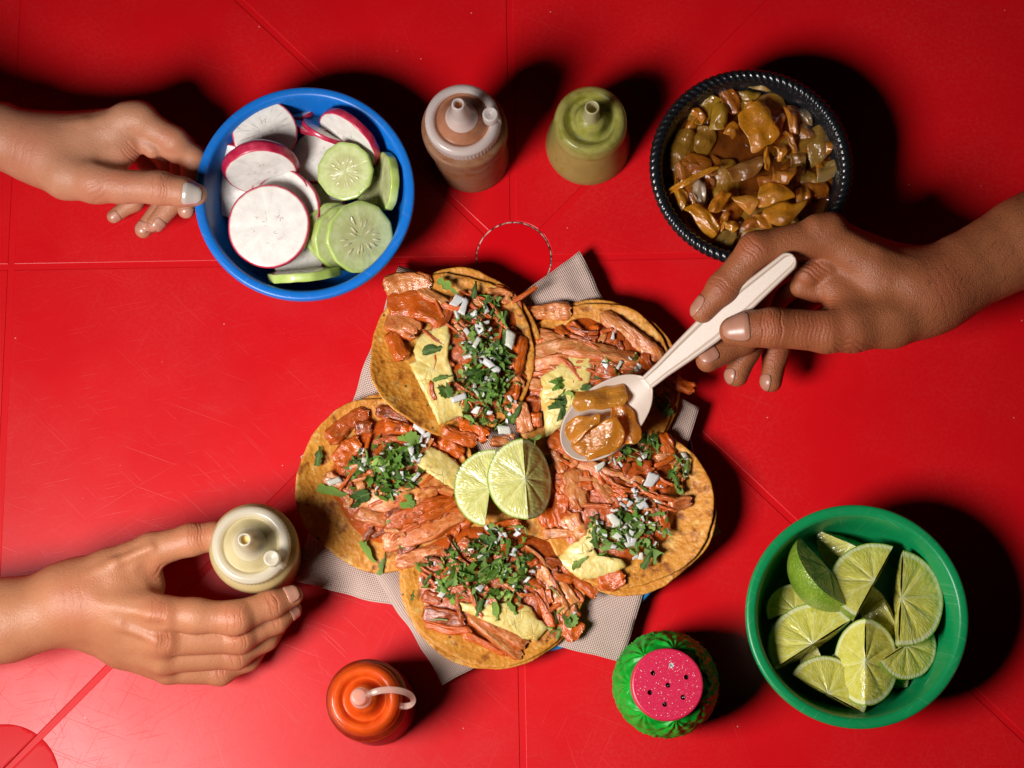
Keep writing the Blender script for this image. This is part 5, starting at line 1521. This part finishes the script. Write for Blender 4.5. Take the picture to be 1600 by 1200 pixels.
# ------------------------------------------------------------------ hands: one continuous surface each
def surface_nets(F, org, h):
    S = F < 0
    c = np.zeros(np.array(F.shape) - 1, dtype=np.int8)
    corners = [(i, j, k) for i in (0, 1) for j in (0, 1) for k in (0, 1)]
    nx, ny, nz = F.shape
    sl = lambda i, j, k: (slice(i, nx - 1 + i), slice(j, ny - 1 + j), slice(k, nz - 1 + k))
    for q in corners: c += S[sl(*q)]
    mask = (c > 0) & (c < 8)
    idx = -np.ones(mask.shape, dtype=np.int64)
    cells = np.argwhere(mask)
    idx[mask] = np.arange(len(cells))
    acc = np.zeros((len(cells), 3)); cnt = np.zeros(len(cells))
    vals = {q: F[cells[:, 0] + q[0], cells[:, 1] + q[1], cells[:, 2] + q[2]] for q in corners}
    for a in corners:
        for ax in range(3):
            if a[ax]: continue
            b = list(a); b[ax] = 1; b = tuple(b)
            fa, fb = vals[a], vals[b]
            m = (fa < 0) != (fb < 0)
            t = fa[m] / (fa[m] - fb[m])
            p = np.tile(np.array(a, float), (m.sum(), 1)); p[:, ax] += t
            acc[m] += p; cnt[m] += 1
    V = cells + acc / cnt[:, None]
    Q = []
    for ax in range(3):
        o1, o2 = [(1, 2), (2, 0), (0, 1)][ax]
        A = [slice(1, -1)] * 3; A[ax] = slice(0, F.shape[ax] - 1)
        B = list(A); B[ax] = slice(1, F.shape[ax])
        s0, s1 = S[tuple(A)], S[tuple(B)]
        e = np.argwhere(s0 != s1)
        off = np.ones(3, int); off[ax] = 0
        e2 = e + off
        inside = S[tuple((e2).T)]
        d1, d2 = np.zeros(3, int), np.zeros(3, int); d1[o1] = 1; d2[o2] = 1
        g = lambda w: idx[tuple(w.T)]
        q = np.stack([g(e2 - d1 - d2), g(e2 - d2), g(e2), g(e2 - d1)], 1)
        q[~inside] = q[~inside][:, ::-1]
        Q.append(q)
    Q = np.concatenate(Q)
    Q = Q[(Q >= 0).all(1)]
    return V * h + org, Q

def sm(a, b, k):
    h = np.maximum(k - np.abs(a - b), 0) / k
    return np.minimum(a, b) - h * h * k * 0.25

class Hand:
    """Distance field of tapered bones, merged smoothly; all lengths in cm, joints given as (px, py, z, radius)."""
    def __init__(self, lo, hi, h=0.075):
        self.h = h
        self.lo = np.array(lo, float); self.n = np.ceil((np.array(hi) - self.lo) / h).astype(int) + 1
        self.F = np.full(self.n, 5.0)
        self.creases = []; self.joints = []
    def pt(self, j):
        return P(j[0], j[1], j[2]) / CM
    def window(self, pts, pad):
        a = np.floor((np.min(pts, 0) - pad - self.lo) / self.h).astype(int); b = np.ceil((np.max(pts, 0) + pad - self.lo) / self.h).astype(int) + 1
        a = np.clip(a, 0, self.n - 1); b = np.clip(b, 1, self.n)
        g = [self.lo[i] + self.h * np.arange(a[i], b[i]) for i in range(3)]
        return tuple(slice(a[i], b[i]) for i in range(3)), np.stack(np.meshgrid(*g, indexing='ij'), -1)
    @staticmethod
    def cone(X, a, b, ra, rb):
        ab = b - a
        t = np.clip(((X - a) @ ab) / max(1e-9, ab @ ab), 0, 1)
        return np.linalg.norm(X - a - t[..., None] * ab, axis=-1) - (ra + (rb - ra) * t)
    def add(self, k, *chain, kin=0.45):
        """A chain of joints merged into the body with blend width k."""
        pts = np.array([self.pt(j) for j in chain]); rr = [j[3] for j in chain]
        w, X = self.window(pts, max(rr) + k + 0.5)
        D = None
        for i in range(len(chain) - 1):
            d = self.cone(X, pts[i], pts[i + 1], rr[i], rr[i + 1])
            D = d if D is None else sm(D, d, kin)
        self.F[w] = sm(self.F[w], D, k)
    def carve(self, k, a, b):
        pts = np.array([self.pt(a), self.pt(b)])
        w, X = self.window(pts, max(a[3], b[3]) + k + 0.5)
        D = self.cone(X, pts[0], pts[1], a[3], b[3])
        self.F[w] = -sm(-self.F[w], D, k)
    def crease(self, at, d, n=3, gap=0.16, depth=0.03, rad=0.8, sig=0.042):
        """n wrinkles across pixel direction d near the photographed point at=(px,py,z)."""
        p = self.pt(at); q = self.pt((at[0] + d[0], at[1] + d[1], at[2]))
        u = (q - p) / np.linalg.norm(q - p)
        self.creases.append((p, u, n, gap, depth, rad, sig))
    def build(self, label, skin, cap=None):
        V, Q = surface_nets(self.F, self.lo, self.h)
        n = len(V)
        E = np.concatenate([Q[:, [0, 1]], Q[:, [1, 2]], Q[:, [2, 3]], Q[:, [3, 0]]])
        deg = np.bincount(E[:, 0], minlength=n) + np.bincount(E[:, 1], minlength=n)
        for it in range(5):
            s = np.zeros((n, 3))
            for c in range(3): s[:, c] = np.bincount(E[:, 0], V[E[:, 1], c], n) + np.bincount(E[:, 1], V[E[:, 0], c], n)
            V = V + (0.55 if it % 2 == 0 else -0.5) * (s / np.maximum(deg, 1)[:, None] - V)
        N = np.zeros((n, 3)); fn = np.cross(V[Q[:, 2]] - V[Q[:, 0]], V[Q[:, 3]] - V[Q[:, 1]])
        for k in range(4):
            for c in range(3): N[:, c] += np.bincount(Q[:, k], fn[:, c], n)
        N /= np.maximum(np.linalg.norm(N, axis=1), 1e-9)[:, None]
        disp = np.zeros(n)
        red = np.zeros(n)
        for (p, u, k, gap, depth, rad, sig) in self.creases:
            d = V - p
            s = d @ u; lat = np.linalg.norm(d - s[:, None] * u, axis=1)
            near = (lat < rad * 2) & (np.abs(s) < k * gap + 1.0)
            lt = d[:, 0] * u[1] - d[:, 1] * u[0]
            s = s + 0.06 * np.sin(lt * 5 + p[0]) + 0.10 * (lt / rad) ** 2 * np.sign(s) * 0.6
            g = np.zeros(n)
            for i in range(k):
                c0 = (i - (k - 1) / 2) * gap
                amp = 1.0 - 0.35 * ((i * 37) % 3) / 2
                g = np.maximum(g, amp * np.exp(-((s - c0) / sig) ** 2))
            disp -= np.where(near, 2.1 * depth * g * np.exp(-(lat / rad) ** 4), 0)
            red = np.maximum(red, np.where(near, np.exp(-(lat / rad) ** 2 - (s / (k * gap)) ** 2), 0))
        V = V + N * disp[:, None]
        self.V, self.N = V, N
        o = solo('person', V * CM, Q, skin, label, 'person')
        at = o.data.attributes.new('flush', 'FLOAT', 'POINT'); at.data.foreach_set('value', red.astype(np.float32))
        self.o = o
        return o
    def dist(self, p):
        q = (p - self.lo) / self.h
        i = np.clip(np.floor(q).astype(int), 0, self.n - 2); f = q - i
        v = 0
        for a in (0, 1):
            for b in (0, 1):
                for c in (0, 1):
                    v += self.F[i[0] + a, i[1] + b, i[2] + c] * (f[0] if a else 1 - f[0]) * (f[1] if b else 1 - f[1]) * (f[2] if c else 1 - f[2])
        return v
    def nail(self, root, tip, out, width, mat, over=0.06, lift=0.012):
        """A nail from root to tip (px, py, z of the bone axis), facing the direction out (world vector)."""
        a, b = self.pt(root), self.pt(tip)
        ax = (b - a); L = np.linalg.norm(ax); ax = ax / L
        out = np.array(out, float); out -= ax * (out @ ax); out /= np.linalg.norm(out)
        sd = np.cross(ax, out)
        n, m = 14, 13
        V = []
        for i in range(n):
            u = i / (n - 1)
            wd = width * (0.80 + 0.20 * math.sin(math.pi * min(1, u * 0.9 + 0.1))) * (min(1, (1.06 - u) / 0.22) ** 0.45) * (min(1, (u + 0.10) / 0.2) ** 0.4)
            for j in range(m):
                v = -1 + 2 * j / (m - 1)
                th = v * 0.95 * wd / max(width, 1e-6)
                dr = out * math.cos(th) + sd * math.sin(th)
                q = a + ax * (L * u)
                lo_, hi_ = 0.0, 2.2
                for _ in range(22):
                    mid = (lo_ + hi_) / 2
                    if self.dist(q + dr * mid) < 0: lo_ = mid
                    else: hi_ = mid
                e = lift * (1 - abs(v) ** 4) + 0.004
                if u < 0.08: e = -0.01
                V.append(q + dr * (lo_ + e))
        V = np.array(V)
        for i in range(n):                                # fair the rows a little
            pass
        o = part('fingernail', V * CM, grid_faces(n, m), mat, self.o)
        s = o.modifiers.new('thick', 'SOLIDIFY'); s.thickness = 0.0004; s.offset = -1
        return o

def skin(name, base, deep, tan, rough=0.46, bm=0.26):
    t = NT(name)
    v = t.obj()
    k = t.noise(v, 45, 5, 0.6); k2 = t.noise(v, 320, 4, 0.65)
    c = t.mix(t.ramp(k, (0.30, 0.0), (0.70, 1.0)), base, tan)
    c = t.mix(t.ramp(k2, (0.45, 0.0), (0.75, 0.35)), c, deep)
    fl = t.n('ShaderNodeAttribute', _attribute_name='flush').outputs['Fac']
    c = t.mix(t.math('MULTIPLY', fl, 0.65), c, deep)
    mole = t.ramp(t.vor(v, 28), (0.02, 1.0), (0.03, 0.0))
    c = t.mix(t.math('MULTIPLY', mole, 0.5), c, tuple(x * 0.3 for x in deep))
    cell = t.vor(v, 1150)
    lines = t.noise(t.n('ShaderNodeMapping', Vector=v, Scale=(520, 900, 700), Rotation=(0.2, 0.1, 0.6)).outputs[0], 1.0, 3, 0.6, 0.5)
    lines2 = t.noise(t.n('ShaderNodeMapping', Vector=v, Scale=(900, 420, 700), Rotation=(0.2, 0.1, -0.3)).outputs[0], 1.0, 3, 0.6, 0.5)
    h = t.math('ADD', t.math('MULTIPLY', cell, 0.7), t.math('ADD', t.math('MULTIPLY', lines, 0.9), t.math('MULTIPLY', lines2, 0.8)))
    t.p(col=c, rough=t.math('MULTIPLY_ADD', k2, 0.2, rough - 0.1), spec=0.38, sss=0.22, sssr=(1.0, 0.38, 0.22), ssss=0.004, normal=t.bump(h, bm, 0.0008))
    return t.m
M['skin_a'] = skin('skin_fair', (0.52, 0.245, 0.145), (0.46, 0.145, 0.08), (0.45, 0.195, 0.105))
M['skin_b'] = skin('skin_tan', (0.34, 0.112, 0.044), (0.31, 0.075, 0.032), (0.26, 0.082, 0.031), 0.46, 0.42)
M['skin_c'] = skin('skin_mid', (0.48, 0.205, 0.10), (0.43, 0.125, 0.06), (0.41, 0.16, 0.075))
t = NT('nail_bare'); t.p(col=t.mix(t.noise(t.obj(), 150, 3), (0.48, 0.215, 0.145), (0.54, 0.27, 0.19)), rough=0.33, spec=0.5, sss=0.2, sssr=(1, .5, .4), ssss=0.002, coat=0.3, coatr=0.2); M['nail'] = t.m
t = NT('nail_tan'); t.p(col=t.mix(t.noise(t.obj(), 150, 3), (0.36, 0.155, 0.10), (0.42, 0.20, 0.135)), rough=0.36, spec=0.45, coat=0.1, coatr=0.2); M['nail_tan'] = t.m
t = NT('nail_pearl'); t.p(col=(0.62, 0.53, 0.47), rough=0.22, spec=0.6, metal=0.25, coat=0.8, coatr=0.08); M['pearl'] = t.m

# ---- hand on the rim of the blue bowl
H = Hand((-45, 3.5, 0), (-17, 21, 9.5))
H.add(0.3, (-320, 150, 10.5, 2.5), (-120, 190, 7.2, 2.2), (0, 212, 5.6, 2.02), (60, 234, 5.4, 1.82))
H.add(1.2, (55, 240, 5.5, 1.75), (105, 272, 6.0, 1.55), (150, 284, 6.5, 1.30), (192, 290, 6.7, 1.10))        # thumb metacarpal
H.add(1.2, (60, 222, 5.4, 1.55), (130, 212, 6.0, 1.2), (214, 186, 6.4, 1.05))                                 # index metacarpal
H.add(1.2, (60, 222, 4.6, 1.5), (216, 190, 4.8, 1.05))
H.add(1.2, (60, 225, 4.0, 1.4), (214, 200, 3.3, 1.0))
H.add(1.0, (60, 228, 3.8, 1.3), (206, 212, 2.0, 0.9))
H.add(1.2, (90, 240, 5.4, 1.6), (180, 232, 5.5, 1.15))
H.add(0.8, (160, 262, 5.8, 0.95), (204, 228, 5.8, 0.75))                                                      # web
H.add(0.35, (214, 186, 6.4, 1.03), (272, 220, 5.9, 0.84), (303, 248, 4.9, 0.76), (291, 328, 3.9, 0.56))        # index
H.add(0.25, (218, 214, 5.9, 0.72), (238, 232, 5.8, 0.62), kin=0.2)                                            # pad folds
H.add(0.22, (258, 228, 5.6, 0.70), (276, 240, 5.4, 0.64), kin=0.2)
H.add(0.22, (216, 190, 4.8, 1.0), (285, 232, 4.0, 0.84), (285, 300, 3.2, 0.74), (243, 349, 3.0, 0.58))          # middle
H.add(0.2, (214, 200, 3.3, 0.95), (270, 255, 2.6, 0.80), (262, 312, 2.2, 0.68), (224, 359, 2.0, 0.55))           # ring
H.add(0.2, (206, 212, 2.0, 0.85), (240, 270, 1.8, 0.66), (210, 315, 1.7, 0.56), (178, 338, 1.6, 0.46))           # little
H.add(0.3, (188, 290, 6.7, 1.08), (250, 294, 7.0, 0.98), (284, 300, 6.95, 0.86), (306, 304, 6.85, 0.70))        # thumb
H.add(0.5, (196, 182, 6.6, 0.85), (222, 184, 6.55, 0.85))
H.add(0.35, (60, 205, 6.6, 0.30), (135, 196, 6.9, 0.25), (205, 180, 7.0, 0.2))                                   # tendon
H.carve(0.6, (160, 243, 7.5, 0.25), (198, 250, 7.2, 0.42))
H.crease((250, 292, 8.0), (1, 0.12), 6, 0.17, 0.035, 1.0)
H.crease((190, 280, 7.8), (1, 0.1), 7, 0.22, 0.014, 1.1)
H.crease((262, 212, 6.6), (0.8, 0.6), 4, 0.17, 0.022, 0.7)
H.crease((205, 238, 6.4), (0.6, -0.8), 4, 0.2, 0.03, 0.7)
H.crease((40, 230, 7.2), (0.9, 0.35), 3, 0.55, 0.010, 1.9, 0.06)
H.crease((150, 300, 7.6), (0.5, 0.9), 5, 0.3, 0.012, 1.2)
ha = H.build('bare hand with a pearly thumbnail pinching the rim of the blue bowl', M['skin_a'])
H.nail((287, 302.5, 6.95), (316, 306.5, 6.85), (0.05, -0.28, 1), 0.62, M['pearl'], lift=0.05)
H.nail((290, 327, 3.95), (292, 341, 3.85), (0.25, -0.35, 0.8), 0.36, M['nail'])
H.nail((251, 342, 3.05), (239, 355, 3.0), (0.6, -0.35, 0.65), 0.36, M['nail'])
H.nail((229, 350, 2.05), (221, 366, 2.0), (-0.3, -0.25, 0.9), 0.34, M['nail'])
H.nail((186, 334, 1.65), (173, 342, 1.6), (0.25, -0.4, 0.85), 0.30, M['nail'])

# ---- hand holding the spoon
H = Hand((8, -4, 0), (45, 18, 11.5))
H.add(0.3, (1930, 205, 5.8, 3.4), (1730, 308, 6.0, 3.05), (1600, 378, 6.2, 2.72), (1500, 430, 6.4, 2.42), (1450, 458, 6.5, 2.22))
H.add(1.4, (1460, 462, 6.6, 2.1), (1390, 492, 7.0, 2.0), (1330, 510, 7.7, 1.55), (1292, 517, 8.0, 1.32))
H.add(1.4, (1450, 452, 6.8, 1.8), (1370, 420, 7.6, 1.5), (1293, 370, 8.2, 1.28))
H.add(1.4, (1450, 450, 5.8, 1.8), (1300, 378, 6.5, 1.25))
H.add(1.3, (1450, 455, 5.0, 1.7), (1312, 392, 4.9, 1.15))
H.add(1.2, (1450, 460, 4.4, 1.6), (1330, 415, 3.5, 1.05))
H.add(1.2, (1420, 470, 6.0, 1.9), (1330, 440, 6.2, 1.5))
H.add(0.9, (1335, 495, 7.2, 1.2), (1300, 450, 7.2, 0.95))
H.add(0.4, (1293, 370, 8.2, 1.26), (1182, 390, 8.6, 1.06), (1130, 450, 7.9, 0.93), (1098, 486, 7.4, 0.74))
H.add(0.3, (1262, 428, 7.5, 0.85), (1288, 418, 7.5, 0.9), kin=0.3)
H.add(0.25, (1252, 448, 7.0, 0.7), (1275, 455, 6.9, 0.7), kin=0.3)
H.add(0.3, (1300, 378, 6.5, 1.2), (1195, 430, 6.0, 0.98), (1160, 530, 5.6, 0.9), (1106, 563, 6.0, 0.74))
H.add(0.2, (1312, 392, 4.9, 1.1), (1210, 460, 4.4, 0.94), (1166, 545, 4.2, 0.86), (1151, 586, 4.0, 0.74))
H.add(0.2, (1330, 415, 3.5, 1.0), (1245, 480, 3.2, 0.84), (1212, 552, 3.1, 0.78), (1205, 596, 3.1, 0.68))
H.add(0.4, (1290, 517, 8.0, 1.30), (1206, 512, 8.4, 1.16), (1170, 514, 8.25, 1.04), (1147, 517, 8.1, 0.90))
H.add(0.5, (1300, 352, 8.7, 0.75), (1276, 354, 8.8, 0.75))
H.add(0.4, (1540, 400, 8.1, 0.28), (1450, 440, 8.4, 0.25), (1330, 500, 8.9, 0.2))
H.add(0.4, (1460, 425, 8.2, 0.25), (1370, 395, 8.7, 0.22), (1300, 358, 9.1, 0.2))
H.add(0.3, (1560, 385, 8.55, 0.16), (1500, 420, 8.6, 0.16), (1440, 425, 8.6, 0.14), (1385, 440, 8.8, 0.13), kin=0.2)
H.carve(1.0, (1400, 455, 9.75, 0.6), (1330, 452, 10.0, 0.6))
H.carve(0.5, (1245, 478, 8.0, 0.25), (1285, 482, 8.4, 0.22))
H.crease((1206, 510, 9.5), (1, 0.0), 7, 0.19, 0.045, 1.15)
H.crease((1270, 515, 9.2), (1, 0.05), 9, 0.26, 0.016, 1.2)
H.crease((1172, 384, 9.6), (0.7, -0.6), 4, 0.2, 0.03, 0.9)
H.crease((1128, 446, 8.8), (-0.6, 0.8), 3, 0.18, 0.035, 0.85)
H.crease((1272, 420, 8.4), (0.5, -0.85), 4, 0.26, 0.035, 0.9)
H.crease((1285, 470, 8.4), (0.3, -0.9), 4, 0.24, 0.03, 0.9)
H.crease((1330, 545, 8.4), (-0.1, 1), 4, 0.28, 0.03, 1.3)
H.crease((1478, 450, 8.6), (0.9, -0.4), 3, 0.6, 0.009, 2.0, 0.07)
H.crease((1166, 548, 5.0), (0, 1), 3, 0.2, 0.02, 0.7)
H.crease((1212, 555, 3.9), (0, 1), 3, 0.2, 0.02, 0.7)
hb = H.build('tanned bare hand and forearm holding the cream spoon between thumb and forefinger', M['skin_b'])
H.nail((1171, 516, 8.25), (1129, 520, 8.1), (0.0, 0.08, 1), 0.76, M['nail_tan'], lift=0.04)
H.nail((1106, 470, 7.5), (1086, 498, 7.3), (-0.8, 0.25, 0.45), 0.5, M['nail_tan'])
H.nail((1122, 560, 5.9), (1096, 572, 6.0), (-0.3, 0.5, 0.6), 0.55, M['nail_tan'])
H.nail((1150, 580, 4.0), (1147, 602, 4.0), (-0.85, 0.1, 0.5), 0.5, M['nail_tan'])
H.nail((1205, 588, 3.1), (1203, 612, 3.1), (-0.85, 0.05, 0.5), 0.45, M['nail_tan'])

# fine dark hair on the forearm
V, F = [], []
cand = np.argwhere((PX(H.V * CM)[0] > 1430) & (H.N[:, 2] > 0.05))[:, 0]
hr = random.Random(4)
adir = P(1600, 380, 6) - P(1450, 455, 6); adir /= np.linalg.norm(adir)
for k in range(420):
    i = int(cand[hr.randrange(len(cand))])
    p, nn = H.V[i] * CM, H.N[i]
    tdir = -adir + 0.5 * np.array([hr.gauss(0, 1), hr.gauss(0, 1), hr.gauss(0, .4)]) + np.array([0.1, -0.5, 0]); tdir -= nn * (tdir @ nn); tdir /= np.linalg.norm(tdir)
    L = hr.uniform(0.004, 0.009); sd = np.cross(tdir, nn)
    b0 = len(V)
    for u, w_ in ((0, 0.00005), (0.35, 0.000045), (0.7, 0.00003), (1.0, 0.00001)):
        q = p + tdir * L * u + nn * (0.0002 + 0.0010 * u * (1.2 - u)) + sd * 0.0012 * u * u * hr.uniform(-1, 1)
        for an in (0, 2.1, 4.2): V.append(q + w_ * (sd * math.cos(an) + nn * math.sin(an)))
    for r_ in range(3):
        for c_ in range(3): F.append((b0 + r_ * 3 + c_, b0 + r_ * 3 + (c_ + 1) % 3, b0 + r_ * 3 + 3 + (c_ + 1) % 3, b0 + r_ * 3 + 3 + c_))
t = NT('dark_hair'); t.p(col=(0.02, 0.012, 0.008), rough=0.5); M['hair'] = t.m
o = part('arm_hair', V, F, M['hair'], hb); o['kind'] = 'stuff'

# ---- hand round the yellow bottle
H = Hand((-45, -21.5, 0), (-12, -5.5, 10))
H.add(0.3, (-320, 1020, 4.6, 2.9), (-130, 992, 4.8, 2.65), (10, 969, 5.0, 2.5), (118, 945, 5.2, 2.22))
H.add(1.2, (112, 928, 5.6, 1.85), (170, 896, 5.9, 1.45), (238, 860, 6.2, 1.06))
H.add(1.2, (110, 935, 5.6, 1.8), (180, 940, 6.4, 1.45), (246, 957, 6.9, 1.12))
H.add(1.0, (112, 945, 5.2, 1.75), (180, 968, 5.7, 1.4), (250, 998, 5.9, 1.06))
H.add(1.0, (114, 955, 4.6, 1.65), (190, 995, 4.6, 1.3), (254, 1027, 4.6, 1.0))
H.add(1.0, (116, 962, 4.2, 1.5), (190, 1012, 3.6, 1.2), (262, 1046, 3.2, 0.9))
H.add(1.2, (140, 930, 5.2, 1.7), (228, 915, 5.3, 1.15))
H.add(0.35, (238, 860, 6.2, 1.05), (300, 843, 6.5, 0.92), (335, 838, 6.3, 0.82), (362, 838, 6.0, 0.66))
H.add(0.3, (246, 957, 6.9, 1.12), (305, 962, 6.9, 1.0), (366, 966, 6.7, 0.98), (424, 944, 6.0, 0.82), (457, 931, 5.5, 0.64))
H.add(0.22, (250, 998, 5.9, 1.05), (372, 996, 5.1, 0.96), (430, 968, 4.5, 0.80), (456, 952, 4.1, 0.6))
H.add(0.2, (254, 1027, 4.6, 1.0), (368, 1022, 3.7, 0.90), (415, 996, 3.1, 0.76), (432, 980, 2.8, 0.6))
H.add(0.2, (262, 1046, 3.2, 0.9), (344, 1050, 2.4, 0.78), (388, 1030, 2.0, 0.66), (408, 1010, 1.8, 0.52))
H.add(0.45, (238, 960, 7.5, 0.62), (258, 962, 7.5, 0.6))
H.add(0.45, (244, 1000, 6.6, 0.6), (260, 1002, 6.5, 0.6))
H.add(0.4, (366, 966, 7.0, 0.78), (372, 966, 7.0, 0.78))
H.add(0.4, (372, 994, 5.5, 0.75), (376, 993, 5.5, 0.75))
H.add(0.35, (150, 942, 7.4, 0.22), (240, 960, 7.85, 0.2))
H.add(0.35, (140, 955, 6.95, 0.30), (190, 975, 7.15, 0.26), (246, 1000, 7.1, 0.22))
H.add(0.35, (130, 905, 7.2, 0.25), (180, 880, 7.3, 0.22), (236, 856, 7.2, 0.2))
H.carve(0.9, (165, 915, 8.35, 0.5), (215, 905, 8.1, 0.45))
H.carve(0.5, (200, 978, 8.0, 0.3), (250, 982, 8.0, 0.25))
H.carve(0.7, (232, 888, 7.3, 0.35), (256, 908, 6.9, 0.4))
H.crease((366, 962, 7.8), (1, 0.0), 6, 0.16, 0.032, 0.95)
H.crease((374, 994, 6.2), (1, -0.05), 5, 0.17, 0.03, 0.85)
H.crease((368, 1022, 4.7), (1, -0.05), 4, 0.17, 0.03, 0.8)
H.crease((346, 1050, 3.3), (1, -0.1), 3, 0.17, 0.025, 0.7)
H.crease((248, 956, 8.1), (1, 0.1), 5, 0.18, 0.018, 1.0)
H.crease((256, 1000, 7.0), (1, 0.1), 4, 0.18, 0.018, 0.9)
H.crease((426, 942, 6.8), (0.9, -0.35), 4, 0.15, 0.026, 0.7)
H.crease((430, 966, 5.2), (0.9, -0.35), 3, 0.15, 0.026, 0.7)
H.crease((306, 836, 7.2), (1, -0.2), 5, 0.18, 0.03, 0.8)
H.crease((250, 900, 6.6), (0.7, 0.7), 4, 0.25, 0.03, 0.7)
H.crease((118, 942, 7.3), (1, -0.1), 3, 0.5, 0.009, 1.9, 0.06)
hc = H.build('bare hand and forearm gripping the cloudy bottle of pale yellow salsa', M['skin_c'])
H.nail((446, 935, 5.6), (465, 927, 5.4), (0.35, 0.35, 0.6), 0.42, M['nail'])
H.nail((448, 957, 4.2), (461, 948, 4.0), (0.6, -0.3, 0.5), 0.4, M['nail'])
